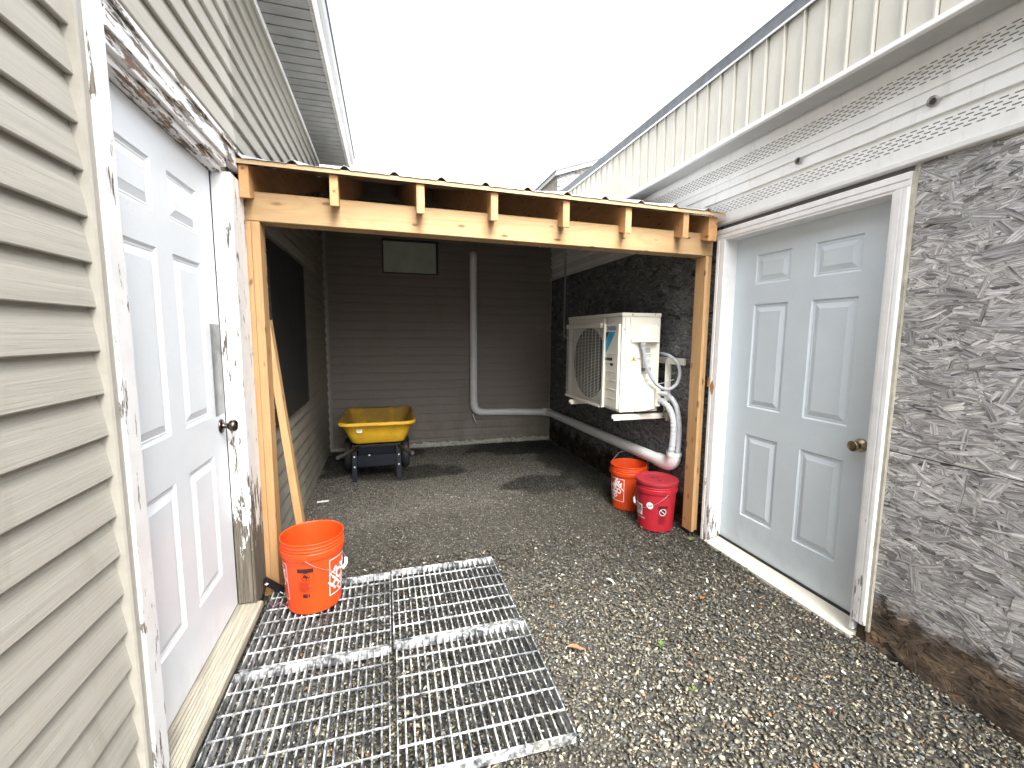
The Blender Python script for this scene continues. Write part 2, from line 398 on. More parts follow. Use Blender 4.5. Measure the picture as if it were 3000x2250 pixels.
def tone(X, Y, n):
    t = PAL[rng.choice(len(PAL), n, p=PW)] * rng.uniform(.7, 1.35, n)[:, None]
    # dark damp patches with a shape of their own (inside the shelter) and a paler dusty patch between them
    def blob(cx, cy, rx, ry):
        d = ((X - cx) / rx) ** 2 + ((Y - cy) / ry) ** 2 + smooth_noise(X, Y, 9, 11) * .35
        return np.clip((1.25 - d) * 2.2, 0, 1)
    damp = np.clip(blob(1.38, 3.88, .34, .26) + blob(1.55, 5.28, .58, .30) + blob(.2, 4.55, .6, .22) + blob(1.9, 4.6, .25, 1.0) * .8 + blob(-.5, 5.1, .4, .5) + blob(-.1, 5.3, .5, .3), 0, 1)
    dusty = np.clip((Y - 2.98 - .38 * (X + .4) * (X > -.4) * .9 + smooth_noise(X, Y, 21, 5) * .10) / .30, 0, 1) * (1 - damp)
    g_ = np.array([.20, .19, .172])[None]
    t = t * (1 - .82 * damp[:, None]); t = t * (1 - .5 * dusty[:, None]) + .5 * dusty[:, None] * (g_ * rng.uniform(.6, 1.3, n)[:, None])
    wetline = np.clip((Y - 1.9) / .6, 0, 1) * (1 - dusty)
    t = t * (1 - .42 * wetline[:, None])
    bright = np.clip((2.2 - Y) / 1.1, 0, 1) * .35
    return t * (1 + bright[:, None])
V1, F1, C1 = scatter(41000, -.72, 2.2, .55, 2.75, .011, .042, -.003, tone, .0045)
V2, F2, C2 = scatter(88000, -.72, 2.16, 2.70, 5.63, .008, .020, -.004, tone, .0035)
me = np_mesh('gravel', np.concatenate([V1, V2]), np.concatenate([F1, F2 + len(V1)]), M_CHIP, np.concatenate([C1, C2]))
props(link(me, 'gravel'), 'loose slate-grey gravel chips covering the yard and the shelter floor', 'gravel', kind='stuff')

# ---------------------------------------------------------------- siding
LAP = .1069
def lap_profile(x0, sgn, zlo, zhi, z0=.209, depth=.019):
    """sawtooth clapboard; x0 wall plane, sgn direction outwards"""
    k0 = math.floor((zlo - z0) / LAP); k1 = math.ceil((zhi - z0) / LAP); P = []
    for k in range(k0, k1):
        b = z0 + k * LAP
        for (d, dz) in ((.001, .004), (.004, .0045), (.0055, .0), (depth - .001, -.0015), (depth + .001, .0015), (depth, .010), (depth * .82, .035), (depth * .55, .066), (depth * .24, .088), (.0012, .098), (.0010, LAP - .002)):
            P.append((d, b + dz))
    out = []
    for (d, z) in P:
        if zlo <= z <= zhi: out.append((x0 + sgn * d, z))
    ds = out[0][0], out[-1][0]
    return [(ds[0], zlo)] + out + [(ds[1], zhi)]
def stations(a, b, st=.35): n = max(1, round((b - a) / st)); return [a + (b - a) * i / n for i in range(n + 1)]
def wavy(mb_axis, prof, sts, amp=.0012, seed=3):
    V = []; n = len(prof); q = random.Random(seed)
    for t in sts:
        for (d, z) in prof:
            w = amp * math.sin(t * 4.1 + z * 7 + seed) * math.sin(z * 3.3 + t * 1.7)
            V.append((d + w, t, z + w * .8) if mb_axis == 'y' else (t, d + w, z + w * .8))
    F = [(k * n + i, (k + 1) * n + i, (k + 1) * n + i + 1, k * n + i + 1) for k in range(len(sts) - 1) for i in range(n - 1)]
    return V, F

XL, XR, YB = -.705, 2.148, 5.60
house = thing('siding_house', 'beige clapboard house on the left with a worn white door and a deep eave', 'house', (XL, 0, 0))
sb = MB()
for (a, b_, zl, zh) in ((-3.0, 1.334, 0, 3.345), (1.334, 2.545, 2.285, 3.345)):
    V, F = wavy('y', lap_profile(XL, 1, zl, zh), stations(a, b_)); sb.add(V, F)
sb.build('siding', M_SIDE, house, recalc=False)
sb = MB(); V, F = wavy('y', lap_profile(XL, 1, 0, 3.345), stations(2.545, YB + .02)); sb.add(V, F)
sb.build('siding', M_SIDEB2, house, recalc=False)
# J-channel round the door and the top
t = MB()
t.prism([(XL, 1.330), (XL + .030, 1.332), (XL + .034, 1.338), (XL + .034, 1.357), (XL + .030, 1.3615), (XL, 1.3615)], 'z', 0, 3.0 if False else 2.30)
t.build('corner_trim', M_TRIM, house)
t = MB(); t.box(XL, XL + .02, 1.362, 2.53, 2.281, 2.296, .002); t.build('head_flashing', M_TRIM, house)
t = MB(); t.box(XL, XL + .022, -3, 5.6, 3.325, 3.357, .002); t.build('top_trim', M_WHITE, house)
# body of the house behind the siding (around the door opening)
t = MB()
t.box(-4.5, XL - .002, -3, 1.40, -.02, 3.35); t.box(-4.5, XL - .002, 2.335, YB + 4, -.02, 3.35); t.box(-4.5, XL - .002, 1.401, 2.334, 2.155, 3.349); t.box(-4.5, -.80, 1.401, 2.334, -.02, 2.154)
t.build('wall', M_TRIM, house)
# eave
t = MB(); pr = []
for k in range(0, 87):
    y = -3 + k * .1; pr += [(y, 3.358), (y + .088, 3.358), (y + .090, 3.366), (y + .098, 3.366)]
V = [(x, y, z) for x in (XL, -.395) for (y, z) in pr]; n = len(pr)
t.add(V, [(i, i + 1, n + i + 1, n + i) for i in range(n - 1)]); t.build('soffit', simple('grey_soffit_metal', (.16, .16, .15), .55, nscale=9, nam=.15), house, recalc=False)
t = MB(); t.box(-.397, -.372, -3, 5.72, 3.350, 3.372, .002); t.build('soffit_trim', simple('mildewed_trim', (.30, .29, .25), .6, nscale=60, nam=.3), house)
t = MB(); t.box(-.372, -.354, -3, 5.72, 3.340, 3.46, .002); t.build('fascia', M_WHITE, house)
t = MB(); t.prism([(-.353, 3.405), (-.330, 3.405), (-.322, 3.42), (-.318, 3.475), (-.326, 3.478), (-.353, 3.474)], 'y', -3, 5.74); t.build('drip_edge', M_GREYM, house)
t = MB(); t.add([(-.31, -3.05, 3.480), (-.31, 5.76, 3.480), (-3.2, 5.76, 4.55), (-3.2, -3.05, 4.55), (-.31, -3.05, 3.50), (-.31, 5.76, 3.50), (-3.2, 5.76, 4.57), (-3.2, -3.05, 4.57)],
  [(0, 1, 2, 3), (4, 7, 6, 5), (0, 4, 5, 1), (1, 5, 6, 2), (2, 6, 7, 3), (3, 7, 4, 0)]); t.build('roof', M_DGREY, house)

def panel_door(mat, xf, sgn, y0, y1, z0, z1, cols, rows, parent, thick=.042, name='door'):
    """six-panel moulded slab. sgn=+1 faces +x"""
    b = MB(); ys = sorted([y0, y1] + [q for c_ in cols for q in c_]); zs = sorted([z0, z1] + [q for r_ in rows for q in r_])
    def ring(a, b_): return [(a[0], a[1]), (b_[0], a[1]), (b_[0], b_[1]), (a[0], b_[1])]
    for i in range(len(ys) - 1):
        for j in range(len(zs) - 1):
            A, B = (ys[i], zs[j]), (ys[i + 1], zs[j + 1])
            isp = any(abs(A[0] - c_[0]) < 1e-6 for c_ in cols) and any(abs(A[1] - r_[0]) < 1e-6 for r_ in rows)
            if not isp:
                b.add([(xf, p[0], p[1]) for p in ring(A, B)], [(0, 1, 2, 3)])
            else:
                ins = [(0, 0), (.004, -.006), (.010, -.0085), (.016, -.007), (.020, -.0085), (.045, -.0015), (.048, .0)]; prev = None
                for (q, d) in ins:
                    rg = [(xf + sgn * d, p[0], p[1]) for p in ring((A[0] + q, A[1] + q), (B[0] - q, B[1] - q))]
                    if prev: b.add(prev + rg, [(k, (k + 1) % 4, 4 + (k + 1) % 4, 4 + k) for k in range(4)])
                    prev = rg
                b.add(prev, [(0, 1, 2, 3)])
    xb = xf - sgn * thick
    b.add([(xf, y0, z0), (xf, y1, z0), (xf, y1, z1), (xf, y0, z1), (xb, y0, z0), (xb, y1, z0), (xb, y1, z1), (xb, y0, z1)],
          [(4, 5, 6, 7), (0, 1, 5, 4), (1, 2, 6, 5), (2, 3, 7, 6), (3, 0, 4, 7)])
    return b.build(name, mat, parent)
def knob(parent, x, y, z, sgn, mat, name='door_knob', keyed=False):
    k = MB()
    prof = [(0, 0), (.033, 0), (.0335, .004), (.030, .008), (.014, .011), (.012, .016), (.012, .028), (.017, .031), (.025, .038), (.0275, .048), (.026, .058), (.019, .065), (.010, .067), (0, .0675)]
    if keyed: prof = [(0, 0), (.033, 0), (.0335, .004), (.030, .010), (.016, .020), (.0155, .034), (.021, .042), (.0265, .052), (.027, .058), (.024, .061), (.017, .0585), (.011, .0585), (.0105, .061), (0, .061)]
    k.lathe([(r, h * sgn) for r, h in prof], (x, y, z), 36, 'x'); return k.build(name, mat, parent, angle=50)

dl = panel_door(M_DOORL, -.736, 1, 1.405, 2.308, .108, 2.138, [(1.54, 1.782), (1.897, 2.148)], [(.349, .898), (1.07, 1.715), (1.83, 2.003)], house)
knob(dl, -.736, 2.250, 1.008, 1, M_BRONZE)
pl = MB(); pl.box(-.7358, -.7335, 2.196, 2.306, 1.062, 1.469, .0006)
for (yy, zz) in ((2.205, 1.455), (2.282, 1.455), (2.245, 1.36), (2.205, 1.262), (2.285, 1.262), (2.245, 1.17), (2.205, 1.075)): pl.lathe([(0, .0035), (.003, .0032), (.004, .0015)], (-.7352, yy, zz), 10, 'x')
pl.build('latch_guard_plate', M_ALU, dl)
# dark weather-strip gap, jambs and casings
t = MB(); t.box(-.80, -.738, 2.309, 2.3335, .10, 2.15); t.box(-.80, -.7565, 1.402, 2.309, 2.139, 2.154); t.build('weather_strip', M_RUBBER, house)
fr = MB(); fr.box(-.735, -.668, 2.318, 2.334, .100, 2.142, .0015); fr.box(-.698, -.659, 2.334, 2.520, .062, 2.150, .003)
fr.build('casing', M_PEELZ2, house, label='flaking white side casing, rotted black at its foot')
fr = MB(); fr.box(-.735, -.680, 1.385, 1.402, .04, 2.142, .0015); fr.box(-.700, -.664, 1.3630, 1.432, .03, 2.275, .003)
fr.build('casing', M_PEELZ3, house)
hd = MB(); hd.box(-.700, -.660, 1.433, 2.520, 2.200, 2.278, .003); hd.box(-.700, -.650, 1.40, 2.512, 2.266, 2.286, .003); hd.build('head_casing', M_PEELY, house)
hd = MB(); hd.box(-.735, -.672, 1.403, 2.33, 2.166, 2.1995, .003); hd.box(-.735, -.690, 1.403, 2.318, 2.139, 2.1655, .003); hd.build('head_jamb', M_WEATH, house)
th = MB()
pz = [(-.742, .0)]
for k in range(9):
    x = -.742 + k * .0115; z = .094 - k * .0015; pz += [(x, z), (x + .0082, z - .001), (x + .0088, z - .0045), (x + .0108, z - .0045)]
pz += [(-.636, .080), (-.636, .052), (-.655, .048), (-.655, 0)]
th.prism(pz, 'y', 1.38, 2.352); th.build('threshold', M_SILLL, house)
# black boarded panel on the wall inside the shelter
t = MB(); t.box(XL + .002, XL + .030, 3.02, 4.20, .835, 1.995, .002); t.build('boarded_panel', M_PANEL, house)
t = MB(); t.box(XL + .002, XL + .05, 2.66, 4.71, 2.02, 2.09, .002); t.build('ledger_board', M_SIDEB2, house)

# ---------------------------------------------------------------- OSB building on the right
def osb_mat(name, k):
    m = NM(name); at = m.attr('tone'); uvn = m.N.new('ShaderNodeUVMap'); uvn.uv_map = 'fibre'
    f1 = m.noise(m.map((5, 95, 1), uvn.outputs[0]), 1, 5, .7, .25)
    f2 = m.noise(m.map((14, 210, 1), uvn.outputs[0]), 1, 3, .7)
    big = m.noise(m.map(), 3.2, 5, .6)
    fac = m.math('ADD', m.math('MULTIPLY', f1, .7), m.math('MULTIPLY', f2, .3))
    mul = m.ramp(fac, [(.34, (.11, .109, .108)), (.43, (.52, .518, .516)), (.52, (1.0, .998, .996)), (.64, (1.8, 1.82, 1.85))])
    c = m.mix(1.0, at, mul, 'MULTIPLY')
    c = m.mix(m.ramp(big, [(.42, 0), (.62, .22)]), c, m.mix(1.0, c, (.55, .53, .53), 'MULTIPLY'))
    # rotten damp foot of the sheet: brown stain with its own ragged outline
    z = m.sep()[2]
    lim = m.math('ADD', .04, m.math('MULTIPLY', m.noise(m.map(), 4.2, 6, .7), .40))
    rot = m.mr(m.math('SUBTRACT', lim, z), -.03, .05, 0, 1)
    rc = m.mix(1.0, c, m.ramp(m.noise(m.map(), 7, 5, .6), [(.34, (.10, .085, .07)), (.52, (.27, .21, .16)), (.66, (.52, .37, .24))]), 'MULTIPLY')
    c = m.mix(rot, c, rc)
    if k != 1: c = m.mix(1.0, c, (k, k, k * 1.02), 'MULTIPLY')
    return m.fin(c, .88, m.bump(fac, .0011, 1.0), spec=.2)
M_OSB = osb_mat('weathered_strand_board', 1.0)
M_OSBI = osb_mat('shaded_strand_board', .42)  # same board, colour dimmed for the shade inside the shelter
def osb_sheet(x, y0, y1, z0, z1, n, mat, parent, sgn=-1, axis='x', mult=1.0, name='strand_board_sheet'):
    """flakes pressed on a plane; axis 'x': plane x=const with u=y, 'y': plane y=const with u=x"""
    U = rng.uniform(y0, y1, n); Wv = rng.uniform(z0, z1, n)
    ang = np.where(rng.random(n) < .80, rng.normal(0, .33, n), rng.uniform(-1.57, 1.57, n))
    ln = np.clip(rng.lognormal(math.log(.115), .38, n), .04, .24); wd = np.clip(rng.lognormal(math.log(.022), .5, n), .006, .06)
    tn = np.clip(rng.normal(.42, .075, n), .18, .62); dk = rng.random(n) < .09; tn[dk] *= .5; lt = rng.random(n) < .10; tn[lt] *= 1.35
    lay = rng.uniform(.0003, .0022, n); tilt = rng.normal(0, .006, n); tiltw = rng.normal(0, .02, n)
    peel = rng.random(n) < .03; tilt[peel] += rng.uniform(.03, .10, peel.sum())
    gx = np.array([-.5, -.32, 0, .32, .5]); gyt = np.array([.30, .5, .5, .5, .33]); V = np.zeros((n, 10, 3)); UV = np.zeros((n, 10, 2))
    ru = rng.uniform(0, 50, n); rv = rng.uniform(0, 50, n)
    for i in range(5):
        for j in (0, 1):
            a = (gx[i] + rng.uniform(-.06, .06, n)) * ln; bb = (gyt[i] + rng.uniform(-.16, .06, n)) * (1 if j else -1) * wd
            d = lay + a * tilt + bb * tiltw + rng.normal(0, .00025, n)
            uu_ = U + a * np.cos(ang) - bb * np.sin(ang); ww_ = Wv + a * np.sin(ang) + bb * np.cos(ang)
            uu_ = np.clip(uu_, y0, y1); ww_ = np.clip(ww_, z0, z1); d = np.maximum(d, .0002)
            k = i * 2 + j
            if axis == 'x': V[:, k] = np.stack([x + sgn * d, uu_, ww_], 1)
            else: V[:, k] = np.stack([uu_, x + sgn * d, ww_], 1)
            UV[:, k] = np.stack([a + ru, bb + rv], 1)
    f = np.array([[2 * i, 2 * i + 2, 2 * i + 3, 2 * i + 1] for i in range(4)])
    F = (f[None] + (np.arange(n) * 10)[:, None, None]).reshape(-1, 4)
    tint = np.stack([np.ones(n), .985 + rng.normal(0, .008, n), .97 + rng.normal(0, .02, n)], 1) * tn[:, None] * mult
    C = np.repeat(tint, 10, 0)
    # backing board
    q = .010
    if axis == 'x': bv = np.array([(x, y0, z0), (x, y1, z0), (x, y1, z1), (x, y0, z1), (x - sgn * q, y0, z0), (x - sgn * q, y1, z0), (x - sgn * q, y1, z1), (x - sgn * q, y0, z1)])
    else: bv = np.array([(y0, x, z0), (y1, x, z0), (y1, x, z1), (y0, x, z1), (y0, x - sgn * q, z0), (y1, x - sgn * q, z0), (y1, x - sgn * q, z1), (y0, x - sgn * q, z1)])
    bf = np.array([(0, 1, 2, 3), (4, 7, 6, 5), (0, 4, 5, 1), (1, 5, 6, 2), (2, 6, 7, 3), (3, 7, 4, 0)])
    Vt = np.concatenate([V.reshape(-1, 3), bv]); Ft = np.concatenate([F, bf + n * 10])
    Ct = np.concatenate([C, np.full((8, 3), .14 * mult)]); UVt = np.concatenate([UV.reshape(-1, 2), bv[:, 1:3]])
    me = np_mesh(name, Vt, Ft, mat, Ct, UVt); return link(me, name, parent)
barn = thing('strand_board_building', 'right-hand building of grey weathered strand board with ribbed cream fascia and pale blue-grey door', 'building', (XR, 0, 0))
osb_sheet(XR, -.6, 1.392, .932, 2.165, 9500, M_OSB, barn)
osb_sheet(XR, -.6, 1.392, -.03, .9285, 7600, M_OSB, barn)
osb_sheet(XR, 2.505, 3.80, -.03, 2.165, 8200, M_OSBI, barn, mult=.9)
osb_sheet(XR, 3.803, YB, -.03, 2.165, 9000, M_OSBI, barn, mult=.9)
t = MB(); t.box(XR + .011, 5.5, -3, 1.44, -.02, 2.60); t.box(XR + .011, 5.5, 2.455, 7.4, -.02, 2.60); t.box(XR + .011, 5.5, 1.441, 2.454, 2.075, 2.599); t.box(2.30, 5.5, 1.441, 2.454, -.02, 2.074)
t.build('wall', simple('bare_sheathing', (.2, .19, .18), .8), barn)
# perforated soffit cladding
m = NM('perforated_white_soffit'); s_ = m.sep(); y, z = s_[1], s_[2]
def band(z0, rows, pitch):
    r_ = m.math('DIVIDE', m.math('SUBTRACT', z, z0), pitch); row = m.math('FLOOR', r_); fr_ = m.math('FRACT', r_)
    inb = m.math('MULTIPLY', m.math('GREATER_THAN', r_, 0), m.math('LESS_THAN', r_, rows))
    thin = m.math('LESS_THAN', m.math('ABSOLUTE', m.math('SUBTRACT', fr_, .5)), .19)
    yy = m.math('ADD', m.math('DIVIDE', y, .040), m.math('MULTIPLY', row, .37)); fy = m.math('FRACT', yy)
    lg = m.math('LESS_THAN', m.math('ABSOLUTE', m.math('SUBTRACT', fy, .5)), .31)
    return m.math('MULTIPLY', inb, m.math('MULTIPLY', thin, lg))
slot = m.math('MAXIMUM', band(2.226, 5, .0128), band(2.452, 6, .0125))
nb = m.noise(m.map(), 7, 5); c = m.ramp(nb, [(.3, (.82, .82, .80)), (.65, (.88, .88, .87))])
dirt = m.math('MULTIPLY', m.ramp(m.noise(m.map((1, 12, 2)), 3, 5, .6), [(.55, 0), (.75, 1)]), .25)
c = m.mix(dirt, c, (.45, .43, .36)); c = m.mix(slot, c, (.16, .16, .15))
M_SOFF = m.fin(c, .42, m.bump(m.math('SUBTRACT', 1, slot), .002, .6), spec=.4)
def clad(y0, y1, dx):
    P = [(0, 2.158), (0, 2.308), (.013, 2.3095), (.013, 2.313), (.001, 2.369), (.0125, 2.3705), (.0125, 2.374), (.002, 2.418), (.009, 2.4205), (.009, 2.448), (.004, 2.450), (.004, 2.528), (.008, 2.531), (.010, 2.64)]
    s = MB(); V = []; n = len(P); st = stations(y0, y1, .3)
    for tt in st:
        for (d, zz) in P: V.append((2.138 - dx - d - (zz - 2.158) * .03 + .0008 * math.sin(tt * 9 + zz * 14), tt, zz))
    s.add(V, [(k * n + i, k * n + i + 1, (k + 1) * n + i + 1, (k + 1) * n + i) for k in range(len(st) - 1) for i in range(n - 1)])
    if dx: s.add([(2.138, y1, 2.158), (2.138 - dx, y1, 2.158), (2.138 - dx - .012, y1, 2.64), (2.138, y1, 2.64)], [(0, 1, 2, 3)])
    return s.build('soffit_panel', M_SOFF, barn, recalc=False)
clad(-1.2, 1.545, .005); clad(1.545, 5.6, 0)
t = MB(); t.prism([(2.147, 2.150), (2.122, 2.151), (2.117, 2.156), (2.117, 2.174), (2.122, 2.178), (2.140, 2.178)], 'y', -1.2, 5.6); t.build('bottom_trim', M_WHITE, barn)
for (yy, zz, rr_) in ((1.928, 2.354, .017), (1.332, 2.367, .020)):
    t = MB(); t.lathe([(rr_ * .62, -.004), (rr_ * .62, .006), (rr_, .006), (rr_, -.006)], (2.114, yy, zz), 24, 'x'); pl_ = t.build('vent_collar', M_GREYM, barn)
    t = MB(); t.lathe([(0, .0), (rr_ * .60, .0)], (2.111, yy, zz), 20, 'x'); t.build('vent_opening', simple('rusty_dark_hole', (.05, .03, .025), .8), pl_)
# ribbed cream fascia
fp = []; y = -1.0 + (.033)
RIB0 = 2.574 - .11 * 60
st_y = [];
k = 0
V = []; pts = []
yy = RIB0
while yy < 7.3:
    if yy > -1.6: pts += [(yy - .0095, 0), (yy - .0092, -.010), (yy - .0045, -.010), (yy - .0035, .014), (yy + .0035, .014), (yy + .0045, 0)]
    yy += .11
t = MB(); n = len(pts)
V = [(1.961 - d, y_, z_) for z_ in (2.585, 2.99) for (y_, d) in pts]
t.add(V, [(i, i + 1, n + i + 1, n + i) for i in range(n - 1)]); t.build('ribbed_fascia', simple('cream_ribbed_steel', (.53, .515, .455), .42, nscale=5, nam=.05), barn, recalc=False)
t = MB(); t.prism([(1.968, 2.566), (1.949, 2.566), (1.946, 2.570), (1.946, 2.590), (1.952, 2.592), (1.968, 2.592)], 'y', -1.6, 7.3); t.build('fascia_bottom_trim', M_WHITE, barn)
t = MB(); t.box(1.969, 2.084, -1.6, 7.3, 2.568, 2.574); t.box(2.078, 2.084, -1.6, 7.3, 2.5745, 2.65); t.build('fascia_underside', M_GREYM, barn)
t = MB(); t.box(1.975, 3.6, -1.6, 7.3, 2.652, 2.98); t.build('fascia_backing', M_TRIM, barn)
t = MB(); t.prism([(1.962, 2.981), (1.946, 2.981), (1.944, 2.984), (1.944, 3.040), (1.938, 3.052), (1.962, 3.058), (2.06, 3.085), (2.06, 3.07), (1.962, 3.045)], 'y', -1.6, 7.34); t.build('roof_flashing', M_DGREY, barn)
t = MB(); t.box(1.936, 1.9435, -1.6, 7.34, 2.976, 2.986, .001); t.build('flashing_lip', M_WHITE, barn)
t = MB(); t.add([(1.95, -1.6, 3.062), (1.95, 7.34, 3.062), (5.6, 7.34, 3.9), (5.6, -1.6, 3.9)], [(0, 1, 2, 3)]); t.build('roof', M_DGREY, barn)
# right door
dr = panel_door(M_DOORR, 2.2255, -1, 1.500, 2.452, .034, 2.064, [(1.630, 1.880), (2.026, 2.270)], [(.260, .804), (.981, 1.631), (1.753, 1.932)], barn)
knob(dr, 2.2255, 1.552, .905, -1, M_BRASS, keyed=True)
t = MB(); t.box(2.127, 2.29, 2.4375, 2.454, .03, 2.073, .001); t.box(2.128, 2.29, 1.442, 1.458, .03, 2.073, .001); t.build('side_jamb', M_PEELR, barn)
t = MB(); t.box(2.1275, 2.29, 1.4585, 2.437, 2.052, 2.0735, .001); t.build('head_jamb', M_PEELYR, barn)
def casing(y0, y1, z0, z1, flip):
    c_ = MB(); w = y1 - y0; P = [(XR + .005, y0), (2.125, y0), (2.119, y0 + w * .10), (2.119, y0 + w * .36), (2.123, y0 + w * .42), (2.121, y0 + w * .55), (2.124, y1 - .002), (2.127, y1), (XR + .005, y1)]
    if flip: P = [(x_, y0 + y1 - y_) for x_, y_ in P]
    c_.prism(P, 'z', z0, z1); return c_.build('casing', M_PEELR, barn)
casing(1.388, 1.448, .085, 2.062, False); casing(2.437, 2.509, -.012, 2.062, True)
t = MB(); P = [(XR + .005, 2.062), (2.127, 2.062), (2.122, 2.066), (2.121, 2.086), (2.124, 2.089), (2.118, 2.094), (2.118, 2.118), (2.124, 2.123), (XR + .005, 2.123)]
V = [(x_, 1.388 + (0 if True else 0), z_) for x_, z_ in P] + [(x_, 2.509, z_) for x_, z_ in P]; n = len(P)
t.add(V, [tuple(range(n)), tuple(range(n, 2 * n))[::-1]] + [(i, (i + 1) % n, n + (i + 1) % n, n + i) for i in range(n)]); t.build('head_casing', M_PEELYR, barn)
t = MB(); t.box(2.130, 2.145, 1.374, 1.3875, .06, 2.12, .001); t.build('edge_moulding', simple('weathered_cream_strip', (.46, .44, .36), .7, nscale=25, nam=.2), barn)
t = MB(); t.prism([(2.29, .0), (2.29, .034), (2.222, .032), (2.214, .026), (2.122, .010), (2.112, .004), (2.112, -.012), (2.118, -.02), (2.14, -.02)], 'y', 1.440, 2.452); t.build('threshold', M_SILLR, barn)
t = MB(); t.box(2.218, 2.2235, 1.4585, 2.437, .0305, .046); t.build('door_sweep', M_RUBBER, barn)
t = MB()
for (a, b_, c_, d_) in ((1.02, 1.06, 1.095, 1.13),):
    t.add([(2.1178, 2.470, 1.135), (2.1178, 2.49, 1.10), (2.1178, 2.485, 1.06), (2.1178, 2.465, 1.03), (2.1178, 2.452, 1.09), (2.1175, 2.508, 1.15)], [(0, 1, 2, 3, 4)])
    t.box(2.112, 2.122, 2.492, 2.512, 1.085, 1.15, .002, xf=None)
t.build('split_patch', simple('fresh_split_wood', (.52, .27, .12), .8, nscale=90, nam=.25), barn)
# rotten brown base piece by the door
t = MB(); t.box(2.150, 2.30, 1.30, 1.438, -.03, .06, .004); t.build('rotten_foot', simple('rotten_brown_wood', (.07, .045, .03), .95, nscale=60, nam=.4, bump=.003), barn)

# ---------------------------------------------------------------- back wall
back = thing('back_building', 'brownish-grey clapboard wall at the back of the shelter with one small high window', 'building', (.7, YB, 0))
sb = MB(); WX0, WX1, WZ0, WZ1 = -.045, .650, 2.140, 2.575
pr_lo = lap_profile(YB, -1, .035, WZ0); pr_mid = lap_profile(YB, -1, WZ0, WZ1); pr_hi = lap_profile(YB, -1, WZ1, 3.193)
for pr, a, b_ in ((pr_lo, -.66, 2.135), (pr_mid, -.66, WX0), (pr_mid, WX1, 2.135), (pr_hi, -.66, 2.135)):
    V, F = wavy('x', pr, stations(a, b_), seed=8); sb.add(V, F)
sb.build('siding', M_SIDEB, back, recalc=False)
t = MB(); t.box(-.70, 2.16, YB + .06, YB + 3.5, -.02, 3.193); t.box(-.70, WX0, YB + .002, YB + .059, -.02, 3.193); t.box(WX1, 2.14, YB + .002, YB + .059, -.02, 3.193); t.box(WX0, WX1, YB + .002, YB + .059, -.02, WZ0); t.box(WX0, WX1, YB + .002, YB + .059, WZ1, 3.193)
t.build('wall', M_TRIM, back)
M_CT = simple('grey_corner_trim', (.30, .28, .25), .5)
for a, b_, h_ in ((-.672, -.652, 3.2), (2.118, 2.134, 2.15)):
    t = MB(); t.box(a, b_, YB - .022, YB + .001, .03, h_, .002); t.build('corner_trim', M_CT, back)
t = MB()
for a, b_, c_, d_ in ((WX0, WX1, WZ0, WZ0 + .014), (WX0, WX1, WZ1 - .014, WZ1), (WX0, WX0 + .014, WZ0 + .014, WZ1 - .014), (WX1 - .014, WX1, WZ0 + .014, WZ1 - .014)): t.box(a, b_, YB - .020, YB + .03, c_, d_, .001)
w_ = t.build('window', simple('brown_window_trim', (.17, .15, .13), .5), back)
t = MB()
for a, b_, c_, d_ in ((WX0 + .014, WX1 - .014, WZ0 + .014, WZ0 + .03), (WX0 + .014, WX1 - .014, WZ1 - .04, WZ1 - .014), (WX0 + .014, WX0 + .03, WZ0 + .03, WZ1 - .04), (WX1 - .04, WX1 - .014, WZ0 + .03, WZ1 - .04)): t.box(a, b_, YB + .008, YB + .04, c_, d_, .001)
t.build('sash', simple('black_sash', (.02, .02, .02), .4), w_)
t = MB(); t.box(WX0 + .03, WX1 - .04, YB + .018, YB + .024, WZ0 + .03, WZ1 - .04)
m = NM('frosted_pane'); nn = m.noise(m.map((1, 1, 1)), 5, 4); c = m.ramp(nn, [(.3, (.38, .42, .37)), (.7, (.48, .52, .46))]); t.build('pane', m.fin(c, .25, spec=.6), w_)
t = MB(); random.seed(3)
for k in range(46):
    x_ = .20 + k * .042; h_ = random.uniform(.012, .045)
    t.box(x_, x_ + .0425, YB - .030 - random.uniform(0, .012), YB - .001, -.02, h_ + .012, .004)
t.build('foundation_edge', simple('pale_concrete', (.42, .42, .36), .9, nscale=60, nam=.3, bump=.002), back)

# ---------------------------------------------------------------- far gabled building
far = thing('gabled_building', 'small strand-board gable with white rake trim rising behind the roof of the right-hand building', 'building', (2.9, 7.5, 0))
slope = .342
def fz(x_): return 4.265 + (x_ - 2.912) * slope
sh = osb_sheet(7.50, 2.935, 5.2, 2.6, 4.06, 2600, M_OSB, far, axis='y', mult=.62, name='gable_wall')
t = MB(); t.add([(2.935, 7.505, 4.06), (5.2, 7.505, 4.06), (5.2, 7.505, fz(5.2) - .07), (2.935, 7.505, fz(2.935) - .07)], [(0, 1, 2, 3)]); t.add([(2.935, 7.51, 2.6), (2.935, 7.51, 4.2), (2.935, 12, 4.2), (2.935, 12, 2.6)], [(0, 1, 2, 3)])
osb_sheet(7.503, 2.94, 4.6, 4.0, 4.30, 900, M_OSB, far, axis='y', mult=.62, name='gable_wall')
t.build('side_wall', simple('faded_board', (.28, .26, .23), .85, nscale=30, nam=.3), far)
t = MB(); t.add([(2.90, 7.44, fz(2.90) - .075), (5.3, 7.44, fz(5.3) - .075), (5.3, 7.44, fz(5.3) - .01), (2.90, 7.44, fz(2.90) - .01), (2.90, 7.50, fz(2.90) - .075), (5.3, 7.50, fz(5.3) - .075), (5.3, 7.50, fz(5.3) - .01), (2.90, 7.50, fz(2.90) - .01)], [(0, 1, 2, 3), (0, 4, 5, 1), (4, 7, 6, 5), (0, 3, 7, 4), (1, 5, 6, 2)]); t.build('rake_trim', M_WHITE, far)
t = MB(); t.box(2.885, 2.90, 7.44, 12, 4.18, 4.255); t.build('eave_trim', M_GREYM, far)
t = MB()
V = []
